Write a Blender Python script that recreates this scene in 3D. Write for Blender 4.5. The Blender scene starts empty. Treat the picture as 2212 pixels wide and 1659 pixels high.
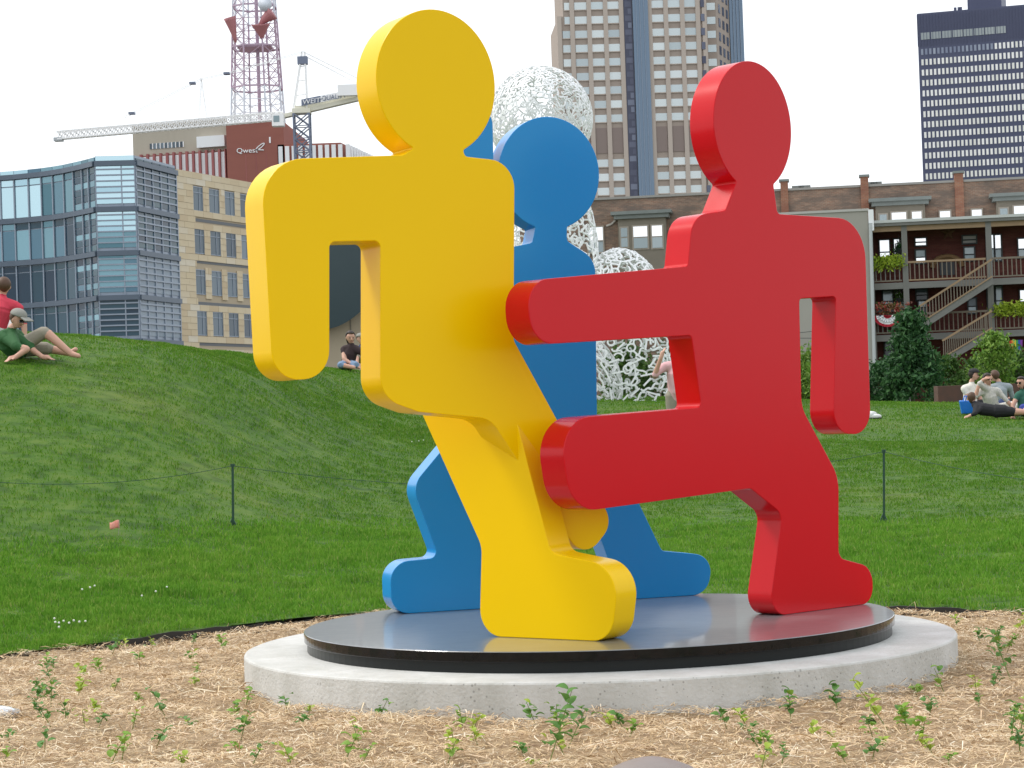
import bpy, bmesh, math, random
import numpy as np
from mathutils import Vector, Matrix, Euler
random.seed(7); RNG = np.random.default_rng(7)
SC = bpy.context.scene
COL = SC.collection
R = math.radians

# ------------------------------------------------------------------ camera
CAM_Z, F = 1.38, 4741.0            # focal length in units of a 2212-wide picture
PITCH, ROLL = 0.0153, -0.035
cam_d = bpy.data.cameras.new('camera'); cam = bpy.data.objects.new('camera', cam_d); COL.objects.link(cam)
cam_d.sensor_width = 36.0; cam_d.lens = 36.0 * F / 2212.0
cam_d.clip_start = 0.1; cam_d.clip_end = 6000
CAM_R = Matrix.Rotation(math.pi/2 + PITCH, 3, 'X') @ Matrix.Rotation(ROLL, 3, 'Z')
cam.matrix_world = Matrix.Translation((0, 0, CAM_Z)) @ CAM_R.to_4x4()
SC.camera = cam
SC.render.resolution_x, SC.render.resolution_y = 1024, 768

# ------------------------------------------------------------------ sky, sun, exposure
SUN_EL, SUN_AZ = R(52), R(-75)      # azimuth from the view direction (+Y), negative = left
world = bpy.data.worlds.new('World'); SC.world = world; world.use_nodes = True
nt = world.node_tree; nt.nodes.clear()
sky = nt.nodes.new('ShaderNodeTexSky'); sky.sky_type = 'NISHITA'; sky.sun_disc = False
sky.sun_elevation = SUN_EL; sky.sun_rotation = SUN_AZ; sky.dust_density = 6.0; sky.air_density = 1.5
mixw = nt.nodes.new('ShaderNodeMix'); mixw.data_type = 'RGBA'; mixw.inputs[0].default_value = 0.86
nt.links.new(sky.outputs[0], mixw.inputs[6]); mixw.inputs[7].default_value = (10.6, 11.0, 11.5, 1)
bg = nt.nodes.new('ShaderNodeBackground'); bg.inputs[1].default_value = 0.1
nt.links.new(mixw.outputs[2], bg.inputs[0])
wo = nt.nodes.new('ShaderNodeOutputWorld'); nt.links.new(bg.outputs[0], wo.inputs[0])
sun_d = bpy.data.lights.new('sun', 'SUN'); sun_d.energy = 1.5; sun_d.angle = R(14); sun_d.color = (1.0, 0.96, 0.9)
sun = bpy.data.objects.new('sun', sun_d); COL.objects.link(sun); sun.location = (-20, 0, 40)
sd = Vector((math.sin(SUN_AZ)*math.cos(SUN_EL), math.cos(SUN_AZ)*math.cos(SUN_EL), math.sin(SUN_EL)))
sun.rotation_euler = sd.to_track_quat('Z', 'Y').to_euler()
SC.view_settings.view_transform = 'Standard'; SC.view_settings.look = 'None'
SC.view_settings.exposure = 0.38; SC.view_settings.gamma = 1.0
SC.render.engine = 'CYCLES'
SC.cycles.use_denoising = True
SC.cycles.max_bounces = 6

# ------------------------------------------------------------------ where a picture point lies at a chosen distance
def ray(X, Y):
    return CAM_R @ Vector(((X - 1106.0)/F, (829.5 - Y)/F, -1.0))
def W(X, Y, d):
    v = ray(X, Y); return Vector((0, 0, CAM_Z)) + v * (d / v.y)
def Wz(X, Y, z):
    v = ray(X, Y); return Vector((0, 0, CAM_Z)) + v * ((z - CAM_Z)/v.z)

# ------------------------------------------------------------------ materials
MATS = {}
def mat(name, col, rough=0.6, metal=0.0, spec=0.5, vary=0.0, noise=0.0, scale=5.0, bump=0.0, bscale=40.0, coat=0.0, col2=None, island=None, transl=0.0, alpha=1.0, stretch=None, objrand=None):
    """Principled material: col may be mixed with col2 by noise; island / objrand = list of colours picked per piece."""
    if name in MATS: return MATS[name]
    m = bpy.data.materials.new(name); m.use_nodes = True; t = m.node_tree; N = t.nodes; L = t.links
    b = N['Principled BSDF']
    b.inputs['Roughness'].default_value = rough; b.inputs['Metallic'].default_value = metal
    b.inputs['Specular IOR Level'].default_value = spec; b.inputs['Coat Weight'].default_value = coat
    b.inputs['Coat Roughness'].default_value = 0.05
    b.inputs['Base Color'].default_value = (*col, 1)
    out = None
    if island or objrand:
        if island: g = N.new('ShaderNodeNewGeometry'); src = g.outputs['Random Per Island']
        else: g = N.new('ShaderNodeObjectInfo'); src = g.outputs['Random']
        cr = N.new('ShaderNodeValToRGB'); L.new(src, cr.inputs[0]); cols = island or objrand
        el = cr.color_ramp.elements
        while len(el) < len(cols): el.new(0.5)
        for i, c in enumerate(cols):
            el[i].position = i/max(1, len(cols)-1); el[i].color = (*c, 1)
        out = cr.outputs[0]
    if noise > 0:
        tc = N.new('ShaderNodeTexCoord'); mp = N.new('ShaderNodeMapping'); L.new(tc.outputs['Object'], mp.inputs[0])
        if stretch: mp.inputs['Scale'].default_value = stretch
        nz = N.new('ShaderNodeTexNoise'); nz.inputs['Scale'].default_value = scale; nz.inputs['Detail'].default_value = 6; nz.inputs['Roughness'].default_value = 0.65
        L.new(mp.outputs[0], nz.inputs['Vector'])
        mr = N.new('ShaderNodeMapRange'); L.new(nz.outputs[0], mr.inputs[0]); mr.inputs[1].default_value = 0.32; mr.inputs[2].default_value = 0.68
        mr.inputs[4].default_value = noise
        mx = N.new('ShaderNodeMix'); mx.data_type = 'RGBA'; L.new(mr.outputs[0], mx.inputs[0])
        if out: L.new(out, mx.inputs[6])
        else: mx.inputs[6].default_value = (*col, 1)
        c2 = col2 or tuple(c*0.6 for c in col); mx.inputs[7].default_value = (*c2, 1)
        out = mx.outputs[2]
    if out: L.new(out, b.inputs['Base Color'])
    if bump > 0:
        tc2 = N.new('ShaderNodeTexCoord'); nb = N.new('ShaderNodeTexNoise'); nb.inputs['Scale'].default_value = bscale; nb.inputs['Detail'].default_value = 5
        L.new(tc2.outputs['Object'], nb.inputs['Vector'])
        bp = N.new('ShaderNodeBump'); bp.inputs['Strength'].default_value = bump; bp.inputs['Distance'].default_value = 0.02
        L.new(nb.outputs[0], bp.inputs['Height']); L.new(bp.outputs[0], b.inputs['Normal'])
    if transl > 0:
        tr = N.new('ShaderNodeBsdfTranslucent'); tr.inputs[0].default_value = (*col, 1)
        if out: L.new(out, tr.inputs[0])
        ms = N.new('ShaderNodeMixShader'); ms.inputs[0].default_value = transl
        L.new(b.outputs[0], ms.inputs[1]); L.new(tr.outputs[0], ms.inputs[2])
        L.new(ms.outputs[0], N['Material Output'].inputs[0])
    MATS[name] = m; return m

# paints of the plate figures
YEL = mat('yellow_paint', (0.87, 0.56, 0.0), 0.28, noise=0.25, scale=1.3, col2=(0.83, 0.52, 0.0), coat=0.0, spec=0.16, bump=0.02, bscale=9)
RED = mat('red_paint', (0.58, 0.004, 0.010), 0.20, noise=0.3, scale=1.3, col2=(0.53, 0.004, 0.010), coat=0.0, spec=0.26, bump=0.02, bscale=9)
BLU = mat('blue_paint', (0.010, 0.255, 0.62), 0.20, noise=0.3, scale=1.3, col2=(0.009, 0.235, 0.58), coat=0.0, spec=0.32, bump=0.02, bscale=9)
WHT = mat('white_paint', (0.84, 0.85, 0.86), 0.4)

# ------------------------------------------------------------------ mesh helpers
ORG = {}
class MB:
    def __init__(s): s.v = []; s.f = []; s.m = []
    def add(s, vs, fs, mi=0):
        o = len(s.v); s.v += [tuple(v) for v in vs]
        for f in fs: s.f.append(tuple(i+o for i in f)); s.m.append(mi)
        return s
    def hexa(s, p, mi=0):   # 8 corners: bottom 4 ccw, top 4
        return s.add(p, [(0,3,2,1),(4,5,6,7),(0,1,5,4),(1,2,6,5),(2,3,7,6),(3,0,4,7)], mi)
    def box(s, x0, x1, y0, y1, z0, z1, mi=0):
        return s.hexa([(x0,y0,z0),(x1,y0,z0),(x1,y1,z0),(x0,y1,z0),(x0,y0,z1),(x1,y0,z1),(x1,y1,z1),(x0,y1,z1)], mi)
    def bar(s, a, b, w, h=None, mi=0, up=Vector((0,0,1))):
        a = Vector(a); b = Vector(b); h = h or w; d = (b-a).normalized()
        x = d.cross(up)
        if x.length < 1e-4: x = d.cross(Vector((1,0,0)))
        x.normalize(); y = x.cross(d).normalized(); x = x*w/2; y = y*h/2
        return s.hexa([a-x-y, a+x-y, a+x+y, a-x+y, b-x-y, b+x-y, b+x+y, b-x+y], mi)
    def tube(s, pts, rad, n=8, mi=0, cap=True):
        pts = [Vector(p) for p in pts]; rad = rad if hasattr(rad, '__len__') else [rad]*len(pts)
        o = len(s.v); prev = None
        for i, p in enumerate(pts):
            d = (pts[min(i+1, len(pts)-1)] - pts[max(i-1, 0)]).normalized()
            u = prev if prev is not None else (Vector((0,0,1)) if abs(d.z) < .9 else Vector((1,0,0)))
            u = (u - d*u.dot(d)).normalized(); prev = u; w = d.cross(u)
            for k in range(n):
                a = 2*math.pi*k/n; s.v.append(tuple(p + (u*math.cos(a) + w*math.sin(a))*rad[i]))
        for i in range(len(pts)-1):
            for k in range(n):
                s.f.append((o+i*n+k, o+i*n+(k+1)%n, o+(i+1)*n+(k+1)%n, o+(i+1)*n+k)); s.m.append(mi)
        if cap:
            s.f.append(tuple(o+k for k in range(n))[::-1]); s.m.append(mi)
            e = o+(len(pts)-1)*n; s.f.append(tuple(e+k for k in range(n))); s.m.append(mi)
        return s
    def lathe(s, c, prof, n=64, mi=0):
        c = Vector(c); o = len(s.v)
        for r, z in prof:
            for k in range(n):
                a = 2*math.pi*k/n; s.v.append((c.x+r*math.cos(a), c.y+r*math.sin(a), c.z+z))
        for i in range(len(prof)-1):
            for k in range(n):
                s.f.append((o+i*n+k, o+i*n+(k+1)%n, o+(i+1)*n+(k+1)%n, o+(i+1)*n+k)); s.m.append(mi)
        s.f.append(tuple(o+k for k in range(n))[::-1]); s.m.append(mi)
        e = o+(len(prof)-1)*n; s.f.append(tuple(e+k for k in range(n))); s.m.append(mi)
        return s
    def ball(s, c, r, n=10, mi=0):
        r = r if hasattr(r, '__len__') else (r, r, r); o = len(s.v); rings = n
        for i in range(1, rings):
            t = math.pi*i/rings
            for k in range(2*n):
                a = math.pi*k/n; s.v.append((c[0]+r[0]*math.sin(t)*math.cos(a), c[1]+r[1]*math.sin(t)*math.sin(a), c[2]+r[2]*math.cos(t)))
        m2 = 2*n
        for i in range(rings-2):
            for k in range(m2):
                s.f.append((o+i*m2+k, o+(i+1)*m2+k, o+(i+1)*m2+(k+1)%m2, o+i*m2+(k+1)%m2)); s.m.append(mi)
        s.v.append((c[0], c[1], c[2]+r[2])); s.v.append((c[0], c[1], c[2]-r[2])); tp = len(s.v)-2
        for k in range(m2):
            s.f.append((tp, o+k, o+(k+1)%m2)); s.m.append(mi)
            e = o+(rings-2)*m2; s.f.append((tp+1, e+(k+1)%m2, e+k)); s.m.append(mi)
        return s
def link(o, parent=None):
    COL.objects.link(o)
    if parent is not None: o.parent = parent
    return o
def obj(name, mb, mats, parent=None, smooth=False, kind=None, bevel=0):
    """one mesh object; mb holds world coordinates, stored relative to the parent's base point"""
    me = bpy.data.meshes.new(name); org = ORG.get(parent.name, Vector()) if parent else Vector()
    me.from_pydata([(v[0]-org.x, v[1]-org.y, v[2]-org.z) for v in mb.v], [], mb.f)
    for m in (mats if isinstance(mats, (list, tuple)) else [mats]): me.materials.append(m)
    if any(mb.m): me.polygons.foreach_set('material_index', mb.m)
    if smooth: me.polygons.foreach_set('use_smooth', [True]*len(me.polygons))
    me.update(); o = bpy.data.objects.new(name, me); link(o, parent); ORG[o.name] = org.copy()
    if bevel:
        b = o.modifiers.new('bevel', 'BEVEL'); b.width = bevel; b.segments = 2; b.limit_method = 'ANGLE'
    if kind: o['kind'] = kind
    return o
def place(name, me, loc, parent=None, rot=None, scale=None, mtx=None):
    """an object that shares mesh data; loc in world coordinates"""
    o = bpy.data.objects.new(name, me); link(o, parent); org = ORG.get(parent.name, Vector()) if parent else Vector()
    if mtx is not None: o.matrix_local = Matrix.Translation(-org) @ mtx
    else:
        o.location = Vector(loc) - org
        if rot is not None: o.rotation_euler = rot
        if scale is not None: o.scale = scale
    return o
def mesh(name, mb, mats, smooth=False):
    me = bpy.data.meshes.new(name); me.from_pydata(mb.v, [], mb.f)
    for m in (mats if isinstance(mats, (list, tuple)) else [mats]): me.materials.append(m)
    if any(mb.m): me.polygons.foreach_set('material_index', mb.m)
    if smooth: me.polygons.foreach_set('use_smooth', [True]*len(me.polygons))
    me.update(); return me
def tag(o, label, cat, group=None):
    o['label'] = label; o['category'] = cat
    if group: o['group'] = group
    return o
def thing(name, label, cat, loc, group=None):
    o = bpy.data.objects.new(name, None); link(o); o.location = loc; o.empty_display_size = 0.1
    ORG[o.name] = Vector(loc); tag(o, label, cat, group); return o
def bulk(name, V, Fc, mats, parent=None, kind=None, n=3, smooth=False):
    """big mesh from numpy arrays; faces all have n corners"""
    me = bpy.data.meshes.new(name); V = np.asarray(V, np.float32); Fc = np.asarray(Fc, np.int32)
    if parent: V = V - np.array(ORG[parent.name], np.float32)
    me.vertices.add(len(V)); me.vertices.foreach_set('co', V.ravel())
    me.loops.add(Fc.size); me.loops.foreach_set('vertex_index', Fc.ravel())
    me.polygons.add(len(Fc)); me.polygons.foreach_set('loop_start', np.arange(0, Fc.size, n, dtype=np.int32))
    if smooth: me.polygons.foreach_set('use_smooth', np.ones(len(Fc), bool))
    for m in (mats if isinstance(mats, (list, tuple)) else [mats]): me.materials.append(m)
    me.update(calc_edges=True); me.validate()
    o = bpy.data.objects.new(name, me); link(o, parent)
    if kind: o['kind'] = kind
    return o
def text_mesh(txt, size, depth, shear=0.0):
    c = bpy.data.curves.new('lettering', 'FONT'); c.body = txt; c.size = size; c.extrude = depth; c.shear = shear
    o = bpy.data.objects.new('lettering', c); COL.objects.link(o)
    dg = bpy.context.evaluated_depsgraph_get(); me = bpy.data.meshes.new_from_object(o.evaluated_get(dg))
    bpy.data.objects.remove(o); bpy.data.curves.remove(c); return me

class Facade:
    """a vertical wall plane through two picture columns at given distances"""
    def __init__(s, X0, d0, X1, d1, Yref=345):
        a = W(X0, Yref, d0); b = W(X1, Yref, d1); a.z = b.z = 0
        s.o = a; s.e = (b-a).normalized(); s.n = Vector((s.e.y, -s.e.x, 0)); s.L = (b-a).length
    def off(s, dep):
        f = Facade.__new__(Facade); f.o = s.o + s.n*dep; f.e = s.e; f.n = s.n; f.L = s.L; return f
    def fp(s, X, Y):
        v = ray(X, Y); c = Vector((0, 0, CAM_Z)); t = (s.o - c).dot(s.n)/v.dot(s.n); p = c + v*t
        return (p - s.o).dot(s.e), p.z
    def p(s, u, z, dep=0.0): return s.o + s.e*u + s.n*dep + Vector((0, 0, z))
    def box(s, mb, u0, u1, z0, z1, d0, d1, mi=0):
        q = [s.p(u0,z0,d1), s.p(u1,z0,d1), s.p(u1,z0,d0), s.p(u0,z0,d0), s.p(u0,z1,d1), s.p(u1,z1,d1), s.p(u1,z1,d0), s.p(u0,z1,d0)]
        return mb.hexa(q, mi)
    def bar(s, mb, a, b, w, h, mi=0): return mb.bar(s.p(*a), s.p(*b), w, h, mi)
    def mtx(s, u, z, dep, su=1, sz=1, sd=1):   # local x = along the wall, y = outward, z = up
        m = Matrix.Identity(4); m.col[0] = (*(s.e*su), 0); m.col[1] = (*(s.n*sd), 0); m.col[2] = (0, 0, sz, 0)
        m.translation = s.p(u, z, dep); return m
UNIT = MB().box(-.5, .5, -.5, .5, -.5, .5)
def unit(name, m, cache={}):
    k = (name, m.name)
    if k not in cache: cache[k] = mesh(name, UNIT, m)
    return cache[k]
def slab(name, fac, u0, u1, z0, z1, d0, d1, m, parent):
    """a box piece on a wall that shares one unit-cube mesh per material"""
    return place(name, unit(name, m), None, parent, mtx=fac.mtx((u0+u1)/2, (z0+z1)/2, (d0+d1)/2, u1-u0, z1-z0, d1-d0))

# ================================================================== GROUND, LAWN, BED
CREST = [(-900,690,33),(-200,712,32),(5,721,32),(130,727,32),(350,746,33),(560,770,37),(770,806,45),(1000,832,50),(1300,858,53),(1731,864,52),(2074,873,52),(2350,884,52),(3000,900,52)]
EDGE = [(-1200,1560),(-400,1480),(0,1425),(300,1388),(640,1343),(1000,1316),(1500,1306),(1920,1320),(2212,1332),(2600,1352),(3400,1400)]
ck = [W(*c) for c in CREST]; cu = np.array([p.x/p.y for p in ck]); cd = np.array([p.y for p in ck]); cz = np.array([p.z for p in ck])
ek = [Wz(X, Y, 0.0) for X, Y in EDGE]; eu = np.array([p.x/p.y for p in ek]); ed = np.array([p.y for p in ek])
def sstep(t): t = np.clip(t, 0, 1); return t*t*(3-2*t)
def smooth_interp(u, xs, ys):
    w = 0.012; return (np.interp(u-w, xs, ys) + np.interp(u, xs, ys) + np.interp(u+w, xs, ys))/3
def terrain(x, y):
    x = np.asarray(x, float); y = np.asarray(y, float); u = x/y
    e = smooth_interp(u, eu, ed); dr = smooth_interp(u, cu, cd); zc = smooth_interp(u, cu, cz)
    t = np.clip((y-e)/(dr-e), 0, 1); t0 = 0.22*t + 0.78*sstep(t)**1.25
    z = 0.03 + (zc-0.03)*t0
    back = sstep((y-dr-3)/34.0); z = np.where(y > dr, zc + (np.minimum(zc, 1.15)-zc)*back, z)
    far = sstep((y-78)/18.0); z = z*(1-far) + (-0.6)*far
    z = z + 0.035*np.sin(x*0.9+y*0.31)*np.sin(y*0.5+1.3)*sstep((y-e)/4)
    return z
def tz(x, y): return float(terrain(x, y))
def G(X, Y):
    """the point of the lawn or bed seen at a picture point"""
    v = ray(X, Y); lo = 7.0
    for i in range(2400):
        d = 7.0 + i*0.03; p = Vector((0,0,CAM_Z)) + v*(d/v.y)
        u = p.x/p.y; e = float(smooth_interp(u, eu, ed)); g = 0.0 if d < e else tz(p.x, p.y)
        if p.z <= g: p.z = g; return p
    return W(X, Y, 50)

gm = mat('ground_far', (0.10, 0.11, 0.08), 0.9, noise=0.6, scale=0.05, col2=(0.14, 0.13, 0.12))
o = obj('ground', MB().add([(-3000,-400,-.6),(3000,-400,-.6),(3000,4000,-.6),(-3000,4000,-.6)], [(0,1,2,3)]), gm, kind='structure')

# lawn sheet
us = np.linspace(-0.42, 0.42, 150); ts = np.concatenate([np.linspace(0, 1, 90)])
Vg = []
for u in us:
    e = float(smooth_interp(u, eu, ed)); dd = e + (100-e)*ts**1.6
    Vg.append(np.stack([u*dd, dd, terrain(u*dd, dd)], 1))
Vg = np.concatenate(Vg); nT = len(ts); idx = np.arange(len(us)*nT).reshape(len(us), nT)
Fg = np.stack([idx[:-1,:-1], idx[1:,:-1], idx[1:,1:], idx[:-1,1:]], -1).reshape(-1, 4)
def grass_material(name, blades, gain=1.0):
    m = bpy.data.materials.new(name); m.use_nodes = True; t = m.node_tree; N = t.nodes; L = t.links; b = N['Principled BSDF']
    b.inputs['Roughness'].default_value = 0.65; b.inputs['Specular IOR Level'].default_value = 0.08
    tc = N.new('ShaderNodeNewGeometry')
    def nz(sc, det=4):
        n = N.new('ShaderNodeTexNoise'); n.inputs['Scale'].default_value = sc; n.inputs['Detail'].default_value = det; L.new(tc.outputs['Position'], n.inputs['Vector']); return n.outputs[0]
    def ramp(src, stops):
        c = N.new('ShaderNodeValToRGB'); L.new(src, c.inputs[0]); e = c.color_ramp.elements
        while len(e) < len(stops): e.new(.5)
        for i, (p, col) in enumerate(stops): e[i].position = p; e[i].color = (col[0]*gain, col[1]*gain, col[2]*gain, 1)
        return c.outputs[0]
    def mix(f, a, bb, mode='MIX'):
        x = N.new('ShaderNodeMix'); x.data_type = 'RGBA'; x.blend_type = mode
        if isinstance(f, float): x.inputs[0].default_value = f
        else: L.new(f, x.inputs[0])
        L.new(a, x.inputs[6]); L.new(bb, x.inputs[7]); return x.outputs[2]
    patch = ramp(nz(0.55, 6), [(0.30, (0.050,0.125,0.010)), (0.46, (0.082,0.190,0.014)), (0.60, (0.118,0.220,0.022)), (0.72, (0.175,0.230,0.040))])
    fine = ramp(nz(5.0, 6), [(0.36, (0.030,0.085,0.008)), (0.5, (0.085,0.195,0.015)), (0.66, (0.165,0.255,0.038))])
    c = mix(0.55, patch, fine)
    if blades:
        isl = ramp(tc.outputs['Random Per Island'], [(0, (0.036,0.115,0.011)), (0.45, (0.084,0.215,0.022)), (0.85, (0.135,0.270,0.040)), (0.95, (0.24,0.29,0.075)), (1, (0.33,0.30,0.13))])
        c = mix(0.45, c, isl)
        L.new(c, b.inputs['Base Color'])
        tr = N.new('ShaderNodeBsdfTranslucent'); L.new(c, tr.inputs[0]); ms = N.new('ShaderNodeMixShader'); ms.inputs[0].default_value = 0.35
        L.new(b.outputs[0], ms.inputs[1]); L.new(tr.outputs[0], ms.inputs[2]); L.new(ms.outputs[0], N['Material Output'].inputs[0])
    else: L.new(c, b.inputs['Base Color'])
    return m
GRASS_G = grass_material('lawn_soil_and_grass', False, .62); GRASS_B = grass_material('lush_grass_blades', True, 1.5); GRASS_M = grass_material('mown_grass_blades', True, 1.15)
bulk('lawn', Vg, Fg, GRASS_G, kind='structure', n=4, smooth=True)

def vnoise(x, y, sc, seed=3):
    g = np.random.default_rng(seed).uniform(0, 1, (256, 256)); a, b = x*sc, y*sc; i, j = np.floor(a).astype(int), np.floor(b).astype(int); p, q = sstep(a-i), sstep(b-j); i %= 255; j %= 255
    return (g[i, j]*(1-p)+g[i+1, j]*p)*(1-q) + (g[i, j+1]*(1-p)+g[i+1, j+1]*p)*q
# grass blades: long and lush near the bed, mown and shorter up the slope
def blades(n, d0, d1, h0, h1, w0, w1, umin=-0.27, umax=0.27, lean=0.5, lush=None):
    u = RNG.uniform(umin, umax, n); k = RNG.uniform(0, 1, n)
    e = smooth_interp(u, eu, ed); dr = np.maximum(smooth_interp(u, cu, cd)+2.0, d0+1)
    a = np.maximum(e, d0); b_ = np.minimum(d1, dr); ok = b_ > a
    if lush is not None:
        lim = np.interp(u, LU, LD) + RNG.normal(0, .35, n)
        if lush: b_ = np.minimum(b_, lim)
        else: a = np.maximum(a, lim)
        ok = b_ > a
    d = np.sqrt(a*a + k*(b_*b_-a*a)); d, u, a, b_ = d[ok], u[ok], a[ok], b_[ok]; n = len(d)
    x = u*d; z = terrain(x, d); f = np.clip((d-d0)/(d1-d0), 0, 1)
    # clumps
    cl = .45 + .5*vnoise(x, d, 1.6) + .6*vnoise(x, d, 5.0, 5); z = z + .035*vnoise(x, d, 2.2, 8) + .02*vnoise(x, d, 6.0, 9) - .02
    h = (h0 + (h1-h0)*f)*RNG.uniform(0.55, 1.25, n)*np.clip(cl, .4, 1.5); w = (w0 + (w1-w0)*f)*RNG.uniform(0.7, 1.3, n)
    th = RNG.uniform(0, 2*np.pi, n); ln = RNG.normal(0, lean, n)*h; la = RNG.uniform(0, 2*np.pi, n)
    dx, dy = np.cos(th)*w/2, np.sin(th)*w/2; lx, ly = np.cos(la)*ln, np.sin(la)*ln
    P = np.stack([x, d, z-0.01], 1); V = np.zeros((n, 5, 3))
    V[:,0] = P + np.stack([-dx,-dy,0*dx],1); V[:,1] = P + np.stack([dx,dy,0*dx],1)
    V[:,2] = P + np.stack([dx*.8+lx*.4, dy*.8+ly*.4, h*.6],1); V[:,3] = P + np.stack([-dx*.8+lx*.4,-dy*.8+ly*.4,h*.6],1)
    V[:,4] = P + np.stack([lx, ly, h],1)
    b0 = np.arange(n)*5; T = np.stack([b0,b0+1,b0+2, b0,b0+2,b0+3, b0+3,b0+2,b0+4],1).reshape(-1,3)
    return V.reshape(-1,3), T
LK = [G(X, Y) for X, Y in ((-300,1225),(0,1195),(300,1165),(500,1142),(900,1130),(1450,1122),(1900,1128),(2212,1136),(2500,1150))]; LU = [p.x/p.y for p in LK]; LD = [p.y for p in LK]
Vs, Ts, off = [], [], 0
for q in ((155000, -.27, .27), (16000, -.40, -.27), (16000, .27, .40)):
    v, t = blades(q[0], 12.5, 24, .042, .042, .0075, .010, q[1], q[2], lush=True); Vs.append(v); Ts.append(t+off); off += len(v)
tag(bulk('lawn_grass', np.concatenate(Vs), np.concatenate(Ts), GRASS_B, kind='stuff'), 'lush bright green grass along the edge of the mulch bed', 'grass')
Vs, Ts, off = [], [], 0
for args in [(165000, 15, 36, .024, .034, .0075, .013), (115000, 32, 56, .034, .04, .013, .020), (26000, 15, 56, .028, .04, .011, .018, -.40, -.27), (26000, 15, 56, .028, .04, .011, .018, .27, .40)]:
    v, t = blades(*args, lush=False); Vs.append(v); Ts.append(t+off); off += len(v)
tag(bulk('mown_grass', np.concatenate(Vs), np.concatenate(Ts), GRASS_M, kind='stuff'), 'short mown grass covering the rising park lawn', 'grass')

# mulch bed
PC = Vector((0.426, 12.10, 0))     # centre of the plinth
R_CONC, R_DISC = 1.938, 1.612
def mulch_z(x, y):
    return 0.018*np.sin(x*3.1+y*1.7)*np.sin(y*2.6-x*1.1) + 0.012*np.sin(x*7.3-y*5.1) + 0.010*np.sin(x*13+y*11)
nx, ny = 150, 110; xs = np.linspace(-4.6, 4.8, nx); ys = np.linspace(6.5, 16.4, ny); XX, YY = np.meshgrid(xs, ys, indexing='ij')
e = smooth_interp(XX/YY, eu, ed); ZZ = mulch_z(XX, YY) - 0.02 - 0.6*(YY > e+0.4); idx = np.arange(nx*ny).reshape(nx, ny)
Fm = np.stack([idx[:-1,:-1], idx[1:,:-1], idx[1:,1:], idx[:-1,1:]], -1).reshape(-1, 4)
MUL_G = mat('mulch_soil', (0.50, 0.37, 0.22), 0.95, noise=0.9, scale=14, col2=(0.25, 0.165, 0.095), bump=0.8, bscale=60)
bulk('mulch_bed', np.stack([XX, YY, ZZ], -1).reshape(-1, 3), Fm, MUL_G, kind='structure', n=4, smooth=True)
MUL_S = mat('wood_shreds', (0.5, 0.36, 0.2), 0.85, island=[(0.26,0.16,0.08),(0.50,0.35,0.19),(0.64,0.48,0.28),(0.75,0.59,0.36),(0.66,0.48,0.33),(0.82,0.70,0.48),(0.88,0.81,0.66)], noise=0.55, scale=1.6, col2=(0.42,0.28,0.15))
n = 200000; k = RNG.uniform(0, 1, n); d = np.sqrt(7.9**2 + k*(16.0**2-7.9**2)); u = RNG.uniform(-0.30, 0.30, n); x = u*d
ok = (d < smooth_interp(u, eu, ed)-0.02) & ((x-PC.x)**2 + (d-PC.y)**2 > (R_CONC+0.01)**2); x, d = x[ok], d[ok]; n = len(x)
ln = RNG.lognormal(math.log(0.036), 0.55, n).clip(.012, .13); wd = RNG.uniform(.0022, .0060, n)*(0.7+ln*5); yaw = RNG.uniform(0, 2*np.pi, n) ; pit = RNG.normal(0, .16, n); bend = RNG.normal(0, .16, n)
z = mulch_z(x, d) + RNG.uniform(-.004, .022, n)
dirv = np.stack([np.cos(yaw)*np.cos(pit), np.sin(yaw)*np.cos(pit), np.sin(pit)], 1); sdv = np.stack([-np.sin(yaw), np.cos(yaw), RNG.normal(0, .35, n)], 1)
P = np.stack([x, d, z], 1); mid = P + sdv*(bend*ln)[:,None] + np.array([0,0,1])*(np.abs(bend)*ln*.6)[:,None]
A = P - dirv*(ln/2)[:,None]; B = P + dirv*(ln/2)[:,None]; sw = sdv*(wd/2)[:,None]
V = np.stack([A-sw*.6, A+sw*.6, mid-sw, mid+sw, B-sw*.4, B+sw*.4], 1).reshape(-1, 3); b0 = np.arange(n)*6
T = np.stack([b0,b0+1,b0+3, b0,b0+3,b0+2, b0+2,b0+3,b0+5, b0+2,b0+5,b0+4], 1).reshape(-1, 3)
o = bulk('wood_mulch', V, T, MUL_S, kind='stuff'); tag(o, 'tan shredded wood mulch spread around the round plinth', 'mulch')
# edging strip between bed and lawn
mb = MB(); uu = np.linspace(-0.30, 0.30, 90); dd = smooth_interp(uu, eu, ed)
for i in range(89):
    a = Vector((uu[i]*dd[i], dd[i]-.012, 0)); b = Vector((uu[i+1]*dd[i+1], dd[i+1]-.012, 0)); h0 = .024+.016*math.sin(i*.37)+.006*math.sin(i*1.9); h1 = .024+.016*math.sin((i+1)*.37)+.006*math.sin((i+1)*1.9); t_ = Vector((0, -.018, 0))
    mb.hexa([a+t_+Vector((0,0,-.05)), b+t_+Vector((0,0,-.05)), b+Vector((0,0,-.05)), a+Vector((0,0,-.05)), a+t_+Vector((0,0,h0)), b+t_+Vector((0,0,h1)), b+Vector((0,0,h1)), a+Vector((0,0,h0))])
o = obj('lawn_edging', mb, mat('black_plastic', (.012,.012,.012), .5)); tag(o, 'thin black edging strip between mulch bed and lawn', 'edging')

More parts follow.
